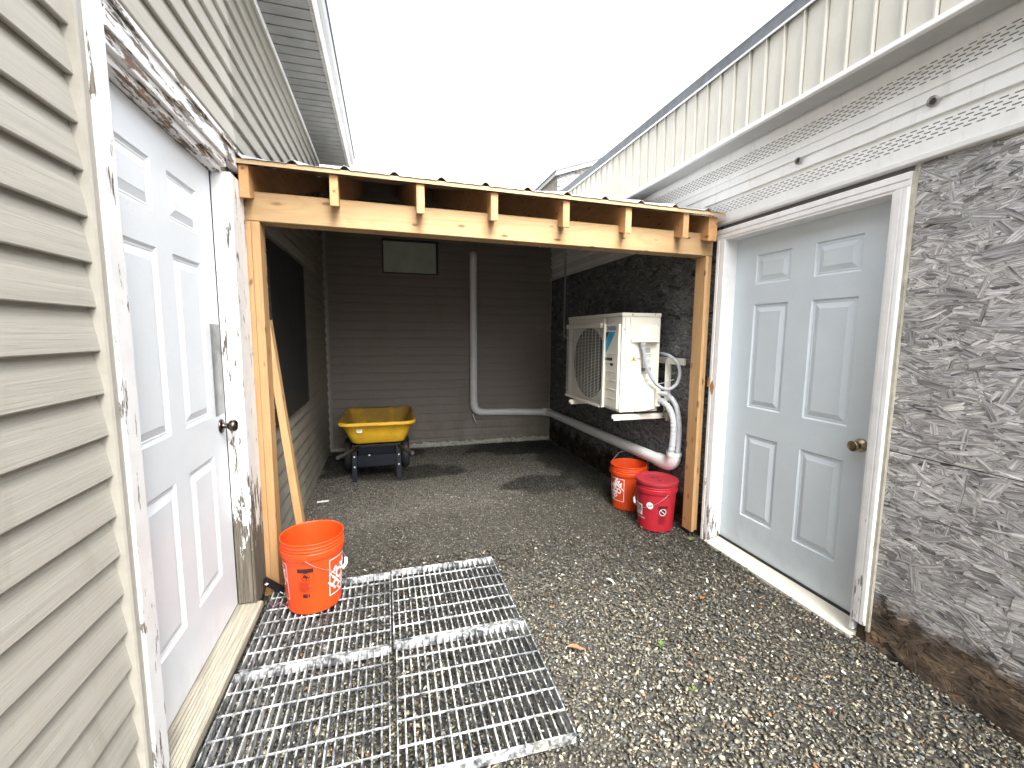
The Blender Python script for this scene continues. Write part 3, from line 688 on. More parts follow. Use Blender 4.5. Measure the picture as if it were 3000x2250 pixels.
for y_ in (7.42, 12): V += [(2.87, y_, fz(2.87) - .012), (5.3, y_, fz(5.3) - .008), (5.3, y_, fz(5.3) + .012), (2.87, y_, fz(2.87) + .010)]
t.add(V, [(0, 1, 2, 3), (4, 7, 6, 5), (0, 4, 5, 1), (3, 2, 6, 7), (0, 3, 7, 4), (1, 5, 6, 2)]); t.build('roof', M_DGREY, far)

# ---------------------------------------------------------------- lean-to shelter
shed = thing('lean_to_shelter', 'open lean-to of fresh pine posts and rafters under a corrugated metal roof', 'shelter', (.7, 2.53, 0))
SL = .305
def tilt(x_): return -.0112 * (x_ + .66)      # slight fall to the right
b = MB(); n = 12
V = []
for i in range(n + 1):
    x_ = -.672 + (2.108 + .672) * i / n; z0 = 1.987 + tilt(x_) * .8; z1 = z0 + .142
    V += [(x_, 2.53, z0 + .003), (x_, 2.533, z0), (x_, 2.637, z0), (x_, 2.64, z0 + .003), (x_, 2.64, z1), (x_, 2.533, z1), (x_, 2.53, z1 - .003)]
F = [(i * 7 + k, i * 7 + (k + 1) % 7, (i + 1) * 7 + (k + 1) % 7, (i + 1) * 7 + k) for i in range(n) for k in range(7)] + [tuple(range(7)), tuple(range(n * 7, n * 7 + 7))]
b.add(V, F); b.build('beam', M_WOODX, shed)
t = MB(); t.box(-.676, -.6385, 2.531, 2.625, 0, 1.986, .003); t.build('post', M_WOODZ, shed)
t = MB(); t.box(-.6375, -.5985, 2.529, 2.63, .01, 1.985, .003); t.build('post', M_WOODZ, shed)
t = MB(); t.box(2.062, 2.0855, 2.531, 2.632, .035, 1.962, .003); t.build('post', M_WOODZ, shed)
t = MB(); t.box(2.0865, 2.110, 2.532, 2.63, .045, 1.961, .003); t.build('post', M_WOODZ, shed)
t = MB(); t.box(2.072, 2.112, 2.57, 2.63, -.01, .034, .003); t.build('post_gap_block', M_BLACK, shed)  # black block stands in for the shadowed gap below the post
for i, x_ in enumerate((-.636, -.237, .189, .590, 1.017, 1.424, 1.826, 2.040)):
    w_ = .0215 if i == 0 else (.033 if i == 7 else .0205); zt = 2.222 + tilt(x_); ye = 3.45 if i == 7 else 5.585; hh = .150
    t = MB(); bv = .003; y0 = 2.443 + (.0, .003, -.004, .002, 0, .004, -.003, .01)[i]
    P = [(y0, zt - hh), (y0, zt), (ye, zt + SL * (ye - y0)), (ye, zt - hh + SL * (ye - y0) + .005), (y0 + .02, zt - hh + .003)]
    V = [(x_ - w_ + bv, y0, P[0][1]), (x_ + w_ - bv, y0, P[0][1]), (x_ + w_, y0 + bv, P[0][1] + .002), (x_ - w_, y0 + bv, P[0][1] + .002)]
    t.prism([(p[0], p[1]) for p in P], 'x', x_ - w_, x_ + w_)
    b_ = bmesh.new(); me_ = bpy.data.meshes.new('tmp'); me_.from_pydata(t.v, [], t.f); b_.from_mesh(me_); bmesh.ops.remove_doubles(b_, verts=b_.verts[:], dist=1e-5)
    bmesh.ops.bevel(b_, geom=b_.edges[:], offset=.0025, segments=1, affect='EDGES')
    q = MB(); b_.verts.ensure_lookup_table(); q.add([v.co.copy() for v in b_.verts], [[v.index for v in f.verts] for f in b_.faces]); b_.free()
    q.build('rafter', M_WOODY, shed)
for k in range(8):
    y0 = 2.425 + k * .44; xe = 2.106 if y0 < 3.3 else 1.93
    for_z = 2.224 + SL * (y0 - 2.43)
    t = MB(); V = []
    for x_ in (-.668, xe):
        for (dy, dz) in ((0, 0), (.09, .09 * SL), (.09, .09 * SL + .020), (0, .020)): V.append((x_, y0 + dy, for_z + dz + tilt(x_)))
    t.add(V, [(0, 1, 2, 3), (4, 7, 6, 5), (0, 4, 5, 1), (1, 5, 6, 2), (2, 6, 7, 3), (3, 7, 4, 0)]); t.build('purlin', M_WOODP, shed)
prx = []
x_ = -.690; ribs = [-.657 + .2385 * i for i in range(12)]
for r_ in ribs:
    prx += [(r_ - .026, 0), (r_ - .012, .013), (r_ - .005, .018), (r_ + .005, .018), (r_ + .012, .013), (r_ + .026, 0), (r_ + .08, .002), (r_ + .12, .0), (r_ + .16, .002)]
prx = [p for p in prx if -.69 < p[0] < 2.118]
prx = sorted(prx + [(1.958, 0)])
def metal_part(P, ya, yb):
    t = MB(); V = []; n = len(P)
    for y_ in (ya, yb):
        for (xx, d) in P: V.append((xx, y_, 2.2475 + SL * (y_ - 2.43) + d + tilt(xx)))
    for y_ in (ya, yb):
        for (xx, d) in P: V.append((xx, y_, 2.2462 + SL * (y_ - 2.43) + d + tilt(xx)))
    t.add(V, [(i, i + 1, n + i + 1, n + i) for i in range(n - 1)] + [(2 * n + i, 3 * n + i, 3 * n + i + 1, 2 * n + i + 1) for i in range(n - 1)] + [(i, 2 * n + i, 2 * n + i + 1, i + 1) for i in range(n - 1)] + [(n + i, n + i + 1, 3 * n + i + 1, 3 * n + i) for i in range(n - 1)], smooth=False)
    return t
t = metal_part([p for p in prx if p[0] <= 1.9585], 2.419, 5.59); t2 = metal_part([p for p in prx if p[0] >= 1.90], 2.418, 3.50)
t.add(t2.v, t2.f)
M_ROOFM = simple('weathered_galvanised_sheet', (.50, .51, .52), .5, metal=.35, nscale=9, nam=.2)
t.build('metal_roof', M_ROOFM, shed)

# ---------------------------------------------------------------- leaning stud
ls = thing('leaning_stud', 'short pine stud leaning behind the left post, its foot hidden by the open orange bucket', 'lumber', (-.47, 2.70, 0))
A, B = Vector((-.477, 2.685, .0)), Vector((-.622, 2.66, 1.50)); ax = (B - A).normalized()
t = MB(); side = Vector((1, 0, 0)); side = (side - ax * side.dot(ax)).normalized(); dep = ax.cross(side)
rot = Matrix((side, dep, ax)).transposed().to_4x4(); rot.translation = A
t.box(-.019, .019, -.02, .045, 0, (B - A).length, .003, xf=rot); t.build('board', M_WOODZ, ls)

# ---------------------------------------------------------------- text helper
def text_geo(body, size, bold=.0, space=1.0):
    cu = bpy.data.curves.new('tmp_text', 'FONT'); cu.body = body; cu.size = size; cu.align_x = 'CENTER'; cu.align_y = 'CENTER'
    cu.offset = bold; cu.space_character = space; cu.resolution_u = 3; cu.fill_mode = 'BOTH' if hasattr(cu, 'fill_mode') else cu.fill_mode
    o = bpy.data.objects.new('tmp_text', cu); COL.objects.link(o); dg = bpy.context.evaluated_depsgraph_get()
    me = bpy.data.meshes.new_from_object(o.evaluated_get(dg)); V = [tuple(v.co[:2]) for v in me.vertices]; F = [tuple(p.vertices) for p in me.polygons]
    COL.objects.unlink(o); bpy.data.objects.remove(o); bpy.data.curves.remove(cu); bpy.data.meshes.remove(me); return V, F
def rot2(V, a, o=(0, 0), sx=1, sy=1): c_, s2 = math.cos(a), math.sin(a); return [((x * sx * c_ - y * sy * s2) + o[0], (x * sx * s2 + y * sy * c_) + o[1]) for x, y in V]
def strip_line(p, q, w):
    d = Vector((q[0] - p[0], q[1] - p[1])); L_ = d.length; d /= L_; nn = Vector((-d.y, d.x)) * w / 2
    k = max(1, int(L_ / .008)); V = []; F = []
    for i in range(k + 1):
        c_ = Vector(p) + d * L_ * i / k; V += [tuple(c_ + nn), tuple(c_ - nn)]
        if i: F.append((2 * i - 2, 2 * i - 1, 2 * i + 1, 2 * i))
    return V, F
def on_cone(groups, rfun, ang0, z0, off=.0008, clip=None):
    """groups [(V,F)] of 2D shapes (u right, v up) wrapped on a tapered bucket wall"""
    b = bmesh.new()
    for V, F in groups:
        vs = [b.verts.new((x, y, 0)) for x, y in V]
        for f in F:
            try: b.faces.new([vs[i] for i in f])
            except ValueError: pass
    us = [v.co.x for v in b.verts]; x = math.floor(min(us) / .006) * .006
    while x < max(us):
        bmesh.ops.bisect_plane(b, geom=b.verts[:] + b.edges[:] + b.faces[:], plane_co=(x, 0, 0), plane_no=(1, 0, 0)); x += .006
    b.verts.ensure_lookup_table(); b.verts.index_update(); mb = MB(); V = []
    for v in b.verts:
        r_ = rfun(z0 + v.co.y) + off; a = ang0 + v.co.x / .142; V.append((r_ * math.cos(a), r_ * math.sin(a), z0 + v.co.y))
    mb.add(V, [[v.index for v in f.verts] for f in b.faces]); b.free(); return mb
def quad2(x0, y0, x1, y1): return [(x0, y0), (x1, y0), (x1, y1), (x0, y1)], [(0, 1, 2, 3)]
def disc2(cx, cy, r_, n=28, r0=None):
    if r0 is None: return [(cx + r_ * math.cos(6.2832 * i / n), cy + r_ * math.sin(6.2832 * i / n)) for i in range(n)], [tuple(range(n))]
    V = []
    for i in range(n): a = 6.2832 * i / n; V += [(cx + r_ * math.cos(a), cy + r_ * math.sin(a)), (cx + r0 * math.cos(a), cy + r0 * math.sin(a))]
    return V, [(2 * i, (2 * i + 2) % (2 * n), (2 * i + 3) % (2 * n), 2 * i + 1) for i in range(n)]

# ---------------------------------------------------------------- buckets
def plastic(name, col, dirt=.3, rough=.38):
    m = NM(name); v = m.map(); n1 = m.noise(v, 9, 5, .6); n2 = m.noise(m.map((8, 8, 2)), 6, 5, .7)
    c = m.ramp(n1, [(.3, tuple(x * .86 for x in col)), (.65, col)])
    d = m.math('MULTIPLY', m.ramp(n2, [(.52, 0), (.75, 1)]), dirt); c = m.mix(d, c, (col[0] * .45, col[1] * .6 + .03, col[2] * .6 + .03))
    return m.fin(c, m.mr(n2, .3, .7, rough - .05, rough + .2), m.bump(n1, .0015, .2), spec=.45)
M_OR = plastic('orange_plastic', (.78, .065, .008), .12); M_OR2 = plastic('dirty_orange_plastic', (.62, .060, .008), .5)
M_RED = plastic('red_plastic', (.40, .014, .026), .5); M_WIRE = simple('galvanised_wire', (.5, .5, .5), .35, metal=.8)
M_WHT = simple('white_plastic', (.82, .82, .80), .4); M_INK = simple('black_ink', (.035, .012, .01), .5); M_PWHITE = simple('white_print', (.85, .82, .80), .5, nscale=60)
def rbody(z): return .1275 + (.1430 - .1275) * max(0, min(z, .285)) / .285
BPROF = [(0, .004), (.118, .004), (.124, .001), (.1275, .006), (.1430, .284), (.1500, .2855), (.1510, .289), (.1510, .316), (.1490, .3185), (.1450, .3200), (.1450, .3260), (.1490, .3275), (.1495, .3305), (.1485, .3325), (.1450, .334), (.1450, .3410), (.1490, .3425), (.1495, .3455), (.1485, .3475), (.1460, .349), (.1460, .3600), (.1500, .3625), (.1512, .3660), (.1500, .3690), (.1478, .3698), (.1455, .3690), (.1435, .366), (.1425, .330), (.1265, .012), (.120, .009), (0, .009)]
def bucket(label, loc, mat, bail, ear, grip_t=None, angle=0, name='bucket', prof=BPROF):
    root = thing(name, label, 'bucket', loc)
    b_ = MB(); b_.lathe(prof, n=72); b_.build('bucket_body', mat, root, local=True, angle=30)
    for a in (ear, ear + math.pi):
        e = MB(); c_ = Vector((math.cos(a), math.sin(a), 0)); q = c_.to_track_quat('Z', 'Y').to_matrix().to_4x4(); q.translation = c_ * .146 + Vector((0, 0, .300))
        e.lathe([(0, .0125), (.009, .012), (.0115, .008), (.013, 0)], n=18); e.v = [tuple(q @ Vector(p)) for p in e.v]
        e.box(-.018, .018, -.018, .018, -.002, .0065, .002, xf=q); e.build('ear', mat, root, local=True)
    h = MB(); h.tube(bail, .0017, 8); hh = h.build('handle', M_WIRE, root, local=True)
    if grip_t:
        g_ = MB(); g_.tube(bail[grip_t[0]:grip_t[1]], .0085, 12); g_.build('grip', M_WHT, hh, local=True)
    return root
def bail_pts(ear, side, drop, rad=.156, n=28, up=0):
    a = Vector((math.cos(ear), math.sin(ear), 0)); s2 = Vector((math.cos(side), math.sin(side), 0)); P = []
    for i in range(n + 1):
        t_ = math.pi * i / n; P.append(a * math.cos(t_) * .156 + s2 * (rad * math.sin(t_)) + Vector((0, 0, .300 - drop * math.sin(t_) ** .9)))
    return P
def depot_logo():
    h_ = .094; G = []
    for p, q in (((-h_, -h_), (h_, -h_)), ((h_, -h_), (h_, h_)), ((h_, h_), (-h_, h_)), ((-h_, h_), (-h_, -h_))): G.append(strip_line(p, q, .004))
    a = R(42)
    def T(s_, size, du, dv, sx=1.0, bold=.0016):
        V, F = text_geo(s_, size, bold); c_, s3 = math.cos(a), math.sin(a); G.append((rot2(V, a, (du * c_ - dv * s3, du * s3 + dv * c_), sx, 1.18), F))
    T('THE', .034, -.034, .062, .95, .0008); T('HOME', .074, .0, .016, .92, .0024); T('DEPOT', .054, .0, -.041, .95, .0014)
    return G
def warn_label(w=.075, h=.125):
    G = [quad2(-w / 2, h / 2 - .022, w / 2, h / 2)]
    for p, q in (((-w / 2, -h / 2), (w / 2, -h / 2)), ((w / 2, -h / 2), (w / 2, h / 2)), ((-w / 2, h / 2), (-w / 2, -h / 2)), ((-w / 2, .0), (w / 2, .0))): G.append(strip_line(p, q, .0012))
    G.append(disc2(0, .020, .021, 26, .0175)); G.append(([(-.017, .010), (-.006, .034), (.004, .030), (.012, .022), (.020, .010), (.010, .014), (.004, .004), (-.004, .016)], [tuple(range(8))]))
    y_ = -.008; random.seed(5)
    while y_ > -h / 2 + .006: G.append(quad2(-w / 2 + .006, y_ - .0022, w / 2 - .006 - random.uniform(0, .02), y_)); y_ -= .0052
    G.append(quad2(-.018, -h / 2 - .030, .006, -h / 2 - .008)); G.append(quad2(.010, -h / 2 - .028, .017, -h / 2 - .009))
    return G
b1 = bucket('open orange bucket standing on the metal grating beside the left post', (-.390, 2.337, .052), M_OR, bail_pts(R(-97), R(-7), .115), R(-97), (12, 18))
lg = on_cone(depot_logo(), rbody, R(-50) + .094 / .142, .165).build('logo', M_PWHITE, b1, local=True)
on_cone(depot_logo(), rbody, R(-140) - .094 / .142, .165).build('logo', M_PWHITE, b1, local=True)
on_cone(warn_label(), rbody, R(-97), .185).build('warning_label', M_INK, b1, local=True)
# second orange bucket, handle standing up against the pipe
e2 = R(-35); a_ = Vector((math.cos(e2), math.sin(e2), 0)); o_ = Vector((math.cos(e2 + R(90)), math.sin(e2 + R(90)), 0))
bl = [a_ * .156 + Vector((0, 0, .30)), a_ * .157 + o_ * .03 + Vector((0, 0, .36)), a_ * .13 + o_ * .055 + Vector((0, 0, .435)), a_ * .118 + o_ * .058 + Vector((0, 0, .450)), a_ * .05 + o_ * .07 + Vector((0, 0, .462)), -a_ * .02 + o_ * .075 + Vector((0, 0, .462)), -a_ * .09 + o_ * .06 + Vector((0, 0, .435)), -a_ * .14 + o_ * .035 + Vector((0, 0, .37)), -a_ * .156 + Vector((0, 0, .30))]
b2_ = bucket('orange bucket with its wire handle up, behind the red bucket near the white elbow pipe', (1.925, 3.165, 0), M_OR2, bl, e2)
on_cone(depot_logo(), rbody, R(-134) - .094 / .142, .170).build('logo', M_PWHITE, b2_, local=True)
# red bucket with lid
lidp = [(0, .366), (.098, .366), (.103, .370), (.128, .370), (.134, .374), (.148, .3745), (.1545, .371), (.1560, .362), (.1555, .352), (.1520, .349), (.1490, .351)]
b3 = bucket('red bucket with a lid in front of the right post', (1.925, 2.768, 0), M_RED, bail_pts(R(-90), R(180), .13), R(-90), (17, 21))
l_ = MB(); l_.lathe(lidp, n=72); lid = l_.build('lid', plastic('scuffed_red_lid', (.33, .018, .03), .95, .45), b3, local=True)
M_GRIME = simple('black_grime', (.03, .02, .02), .9)
for (px, py, r_, k) in ((-.02, .03, .022, .5), (.018, .012, .016, .4), (-.005, -.045, .012, .6)):
    l_ = MB(); l_.add([(px + r_ * math.cos(a) * (1 + .3 * math.sin(3 * a)), py + r_ * k * math.sin(a), .3668) for a in [6.2832 * i / 14 for i in range(14)]], [tuple(range(14))]); l_.build('grime_spot', M_GRIME, lid, local=True)
G = []; V, F = text_geo('TRACTOR', .034, .0016); G.append((rot2(V, 0, (.0, .015), .88, 1.15), F)); V, F = text_geo('SUPPLY C\u00ba', .034, .0016); G.append((rot2(V, 0, (0, -.017), .86, 1.15), F))
on_cone([quad2(-.075, -.041, .075, .041)], rbody, R(-197), .150, .0006).build('brand_label', M_PWHITE, b3, local=True)
on_cone(G, rbody, R(-197), .150, .0012).build('lettering', simple('black_lettering', (.02, .02, .02), .5), b3, local=True)
G = []; V, F = text_geo('FOR LIFE OUT HERE', .019, .0006); G.append((rot2(V, 0, (0, 0), .95, 1), F)); on_cone(G, rbody, R(-190), .090, .0008).build('lettering', simple('pink_print', (.75, .45, .45), .6), b3, local=True)
on_cone([disc2(0, 0, .030)], rbody, R(-141), .198, .0006).build('round_sticker', simple('grey_ring_print', (.10, .05, .06), .5), b3, local=True)
G = [disc2(0, 0, .0255)]; on_cone(G, rbody, R(-141), .198, .0011).build('round_sticker', M_PWHITE, b3, local=True)
G = [quad2(-.016, .006, .016, .0085), quad2(-.019, -.001, .019, .0015), quad2(-.014, -.008, .014, -.0055)]
on_cone(G, rbody, R(-141), .198, .0015).build('lettering', M_INK, b3, local=True)
G = [quad2(-.036, .045, .036, .068), quad2(-.030, .0, .030, .042)]
y_ = -.006
while y_ > -.070: G.append(quad2(-.030, y_ - .003, .028 - random.uniform(0, .02), y_)); y_ -= .0055
for p, q in (((-.036, -.074), (.036, -.074)), ((.036, -.074), (.036, .068)), ((-.036, .068), (-.036, -.074))): G.append(strip_line(p, q, .001))
on_cone(G, rbody, R(-102), .135, .0006).build('warning_label', simple('dark_red_ink', (.10, .006, .012), .5), b3, local=True)
G = [disc2(0, .021, .026, 28, .0225), strip_line((-.018, .037), (.018, .005), .0035)]; on_cone(G, rbody, R(-102), .135, .0012).build('prohibition_mark', M_PWHITE, b3, local=True)

# ---------------------------------------------------------------- gratings
m = NM('oxidised_galvanised_steel'); v = m.map(); r_ = m.orand(); n1 = m.noise(v, 38, 6, .7, .4); n2 = m.noise(v, 9, 5, .65); n3 = m.noise(v, 150, 3, .6)
f = m.math('ADD', m.math('MULTIPLY', n1, .6), m.math('MULTIPLY', n2, .4))
c = m.ramp(f, [(.40, (.08, .09, .095)), (.48, (.22, .235, .24)), (.54, (.42, .43, .43)), (.64, (.68, .68, .66))])
c = m.mix(m.ramp(n3, [(.60, 0), (.72, .7)]), c, (.10, .105, .10))
c = m.mix(m.math('MULTIPLY', m.ramp(m.noise(v, 3.1, 4, .6), [(.56, 0), (.72, 1)]), .3), c, (.40, .36, .20))
M_GALV = m.fin(c, m.ramp(f, [(.4, .42), (.6, .85)]), m.bump(n1, .0015, .7), metal=m.ramp(f, [(.42, .55), (.52, 0)]))
GW, GD, GH = .604, .622, .044
def grating(label, loc):
    root = thing('steel_grating', label, 'grating', loc, 'floor gratings laid in front of the left door')
    f_ = MB(); z0, z1 = .004, GH
    f_.box(0, GW, 0, .006, z0, z1, .001); f_.box(0, GW, GD - .006, GD, z0, z1, .001); f_.box(0, .005, .0065, GD - .0065, z0, z1, .001); f_.box(GW - .005, GW, .0065, GD - .0065, z0, z1, .001)
    f_.build('frame', M_GALV, root, local=True)
    b_ = MB(); nb_ = 20
    for i in range(1, nb_): x_ = GW * i / nb_; b_.box(x_ - .0029, x_ + .0029, .0065, GD - .0065, z0 + .001, z1 - .0008)
    b_.build('bearing_bars', M_GALV, root, local=True)
    c_ = MB()
    for i in range(1, 6):
        y_ = GD * i / 6 + .0; P = [(.0055 + (GW - .011) * k / 40, y_, z1 - .0032) for k in range(41)]; c_.tube(P, [.0042 + .0007 * math.sin(k * 2.1) for k in range(41)], 6)
    c_.build('cross_rods', M_GALV, root, local=True); return root
g1 = grating('steel floor grating under the open orange bucket by the left post', (-.617, 1.897, .006))
for lab, loc, rz, rx in (('steel floor grating at the far right of the four, out in the gravel', (-.002, 1.914, .006), .006, .0), ('steel floor grating at the near right with its front edge on the gravel', (.0, 1.272, .010), -.012, .004), ('steel floor grating at the near left along the door threshold', (-.622, 1.256, .009), .008, .002)):
    c_ = copy_tree(g1); c_.location = loc; c_.rotation_euler = (rx, 0, rz); c_['label'] = lab

# ---------------------------------------------------------------- wheelbarrow
wb = thing('wheelbarrow', 'yellow plastic tub barrow on a black frame in the back left corner of the shelter', 'wheelbarrow', (-.10, 4.6, 0))
m = NM('yellow_plastic_tub'); v = m.map(); n1 = m.noise(v, 6, 6, .65); n2 = m.noise(v, 45, 4)
c = m.ramp(n1, [(.3, (.74, .42, .03)), (.6, (.90, .53, .035))])
ins = m.ramp(m.math('MULTIPLY', m.noise(v, 5, 6, .7), m.mr(m.sep()[1], 4.36, 4.52, 0, 1.5)), [(.45, 0), (.75, .65)])
c = m.mix(ins, c, (.27, .19, .085)); c = m.mix(m.ramp(n2, [(.66, 0), (.74, .4)]), c, (.3, .17, .03))
M_TUB = m.fin(c, .5, m.bump(n2, .001, .3), spec=.35)
def rrect(cx, hw, y0, y1, rad, z, n=8, dipx=None):
    P = []
    for (sx, yc, a0) in ((1, y0 + rad, -90), (1, y1 - rad, 0), (-1, y1 - rad, 90), (-1, y0 + rad, 180)):
        xc = cx + sx * (hw - rad)
        for k in range(n + 1): a = R(a0 + 90 * k / n); P.append((xc + rad * math.cos(a), yc + rad * math.sin(a), z))
        if (sx, a0) in ((1, 0), (-1, 180)):
            pass
    # add points along long edges
    Q = []
    for i, p in enumerate(P):
        q = P[(i + 1) % len(P)]; d = (Vector(q) - Vector(p)).length; k = max(1, int(d / .06)) if d > .05 else 1
        for j in range(k): Q.append(tuple(Vector(p).lerp(Vector(q), j / k)))
    return Q
base_loop = rrect(0, 1, 0, 1, .2, 0)
def tub_loop(cx, hw, y0, y1, z, dip=0, rad=.1):
    P = rrect(cx, .355, 4.335, 5.24, rad, z); out = []
    for (x_, y_, z_) in P:
        u = (x_ - (-.104)) / .355 if True else 0; u = (x_ - cx) / .355; t_ = (y_ - 4.335) / .905
        zz = z + dip * (t_ ** 3) * math.cos(min(1, abs(u) * 1.3) * math.pi / 2) * -1 + (.02 if t_ > .8 else 0) * dip / .03 * 0
        out.append((cx + u * hw, y0 + (y1 - y0) * t_, zz))
    return out
L_ = [tub_loop(-.100, .352, 4.322, 5.25, .552, .008), tub_loop(-.104, .362, 4.312, 5.26, .556, .008), tub_loop(-.104, .363, 4.311, 5.26, .580, .008), tub_loop(-.104, .356, 4.318, 5.253, .587, .008), tub_loop(-.104, .340, 4.336, 5.235, .584, .008), tub_loop(-.103, .330, 4.346, 5.22, .572, .008)]
inner = [tub_loop(-.102, .290, 4.375, 5.13, .48, .01), tub_loop(-.100, .255, 4.42, 4.99, .375), tub_loop(-.100, .22, 4.46, 4.94, .364)]
outer = [tub_loop(-.102, .333, 4.335, 5.22, .55, .02), tub_loop(-.101, .292, 4.375, 5.10, .46, .01), tub_loop(-.100, .257, 4.412, 5.0, .372), tub_loop(-.100, .24, 4.43, 4.97, .360)]
seq = [outer[3], outer[2], outer[1], outer[0], L_[0], L_[1], L_[2], L_[3], L_[4], L_[5]] + inner
n = len(seq[0]); V = [p for l in seq for p in l]; F = [(i * n + k, i * n + (k + 1) % n, (i + 1) * n + (k + 1) % n, (i + 1) * n + k) for i in range(len(seq) - 1) for k in range(n)] + [tuple(range(n))[::-1], tuple(range((len(seq) - 1) * n, len(seq) * n))]
t = MB(); t.add(V, F, True); tray = t.build('tray', M_TUB, wb, angle=60)
t = MB(); q = Matrix.Translation((-.272, 4.3475, .503)) @ Matrix.Rotation(R(-20), 4, 'X'); t.box(-.024, .024, -.0015, .0015, -.017, .017, .0, xf=q); st_ = t.build('price_sticker', M_PWHITE, tray)
t = MB()
for k, wd in enumerate((.003, .0015, .004, .002, .003, .0015, .0035)): t.box(-.016 + k * .005, -.016 + k * .005 + wd, -.0022, -.0016, -.003, .010, 0, xf=q)
t.build('barcode', M_INK, st_)
M_FR = simple('dark_navy_steel', (.006, .008, .014), .35, metal=.2, nscale=20, nam=.2)
for x_ in (-.328, .088):
    t = MB(); P = [(4.365, 0), (4.41, 0), (4.44, .33), (4.395, .33)]; t.prism([(p[0], p[1]) for p in P], 'x', x_ - .022, x_ + .022); t.build('leg', M_FR, wb)
t = MB(); t.box(-.305, .065, 4.40, 4.412, .135, .245, .002); t.box(-.35, .11, 4.43, 4.95, .315, .345, .003); t.box(-.30, .06, 4.397, 4.40, .236, .246, .001); t.build('cross_plate', M_FR, wb)
t = MB(); t.prism([(4.47, .10), (4.90, .14), (4.93, .312), (4.45, .312)], 'x', -.295, .055); t.build('under_tray_shade', M_FR, wb)  # solid dark block added in place of the shadow under the tray
for (x_, z_) in ((-.328, .245), (-.328, .145), (.088, .245), (.088, .145), (-.19, .248)):
    t = MB(); t.lathe([(0, -.006), (.006, -.005), (.0085, 0)], (x_, 4.376 if x_ != -.19 else 4.398, z_), 12, 'y'); t.build('bolt', M_WHT, wb)
for x0, x1 in ((-.26, -.43), (.06, .20)):
    P = [(x0, 4.70, .325), (x0 + (x1 - x0) * .25, 4.40, .325), (x0 + (x1 - x0) * .7, 4.12, .345), (x1, 3.95, .365)]
    t = MB(); t.tube([Vector(P[0]).lerp(Vector(P[1]), k / 4) for k in range(4)] + [Vector(P[1]).lerp(Vector(P[2]), k / 4) for k in range(4)] + [P[2]], .016, 10); h_ = t.build('handle', M_FR, wb)
    t = MB(); t.tube([P[2], Vector(P[2]).lerp(Vector(P[3]), .5), P[3]], [.018, .0185, .017], 14); t.build('grip', simple('dark_rubber_grip', (.035, .035, .035), .6), h_)
for x_ in (-.40, .165):
    t = MB(); t.lathe([(.10, -.04), (.155, -.038), (.17, -.02), (.173, 0), (.17, .02), (.155, .038), (.10, .04)], (x_, 4.78, .175), 40, 'x'); w_ = t.build('wheel', M_RUBBER, wb)
    t = MB(); t.lathe([(.0, -.03), (.10, -.032), (.10, .032), (0, .03)], (x_, 4.78, .175), 30, 'x'); t.build('rim', simple('grey_rim', (.2, .2, .2), .4), w_)
t = MB(); t.tube([(-.40, 4.78, .175), (.165, 4.78, .175)], .01, 10); t.box(-.30, -.27, 4.74, 4.80, .175, .33); t.box(.04, .07, 4.74, 4.80, .175, .33); t.build('axle', M_FR, wb)

# ---------------------------------------------------------------- heat pump
ac = thing('heat_pump', 'cream outdoor heat pump unit hung on the strand-board wall', 'heat pump', (1.87, 3.45, .83))
M_AC = simple('cream_powder_coat', (.74, .72, .63), .4, nscale=8, nam=.03); M_ACD = simple('grey_coil_cavity', (.20, .20, .19), .7)
X0, X1, Y0, Y1, Z0, Z1 = 1.702, 2.038, 2.970, 3.985, .838, 1.602
t = MB(); t.box(X0 + .034, X1, Y0, Y1, Z0 + .004, Z1 - .030, .004)
# front frame around the fan opening
t.box(X0 + .006, X0 + .0335, Y0, 3.193, Z0 + .004, Z1 - .030, .003); t.box(X0 + .006, X0 + .0335, 3.263, Y1, 1.500, Z1 - .030, .002); t.box(X0 + .006, X0 + .0335, 3.263, Y1, Z0 + .004, .860, .002); t.box(X0 + .006, X0 + .0335, 3.955, Y1, .861, 1.499, .002)
t.build('casing', M_AC, ac)
t = MB(); t.box(X0, X1 + .003, Y0 - .004, Y1 + .003, Z1 - .0285, Z1, .006); t.build('lid', M_AC, ac)
t = MB(); t.box(X0 - .012, X0 + .005, 2.990, 3.210, .864, 1.518, .004)
for z_ in (1.285, 1.215, 1.145, 1.075, 1.005, .935): t.box(X0 - .0145, X0 - .0122, 3.02, 3.195, z_, z_ + .006, .001)
fp_ = t.build('front_panel', M_AC, ac)
t = MB(); t.box(X0 - .030, X0 + .004, 3.212, 3.193, .850, 1.520, .004); t.box(X0 - .026, X0 + .004, 3.263, 3.975, 1.490, 1.528, .004); t.box(X0 - .026, X0 + .004, 3.263, 3.975, .836, .858, .003); t.build('grille_frame', M_AC, ac)
t = MB()
for k in range(50): z_ = .866 + k * .0126; t.box(X0 - .020, X0 - .0172, 3.264, 3.973, z_, z_ + .0030)
for k in range(11): y_ = 3.295 + k * .066; t.box(X0 - .0170, X0 - .0140, y_, y_ + .0035, .862, 1.488)
t.build('grille', simple('grey_cream_grille', (.68, .67, .60), .45), ac)
t = MB(); t.box(X0 + .0345, X0 + .036, 3.264, 3.954, .862, 1.499); t.build('fan_cavity', M_ACD, ac)
t = MB(); t.lathe([(0, 0), (.300, 0), (.306, -.006), (.312, 0)], (X0 + .0325, 3.575, 1.185), 56, 'x'); fo_ = t.build('fan_opening', simple('black_fan_opening', (.012, .012, .013), .6), ac)
t = MB()
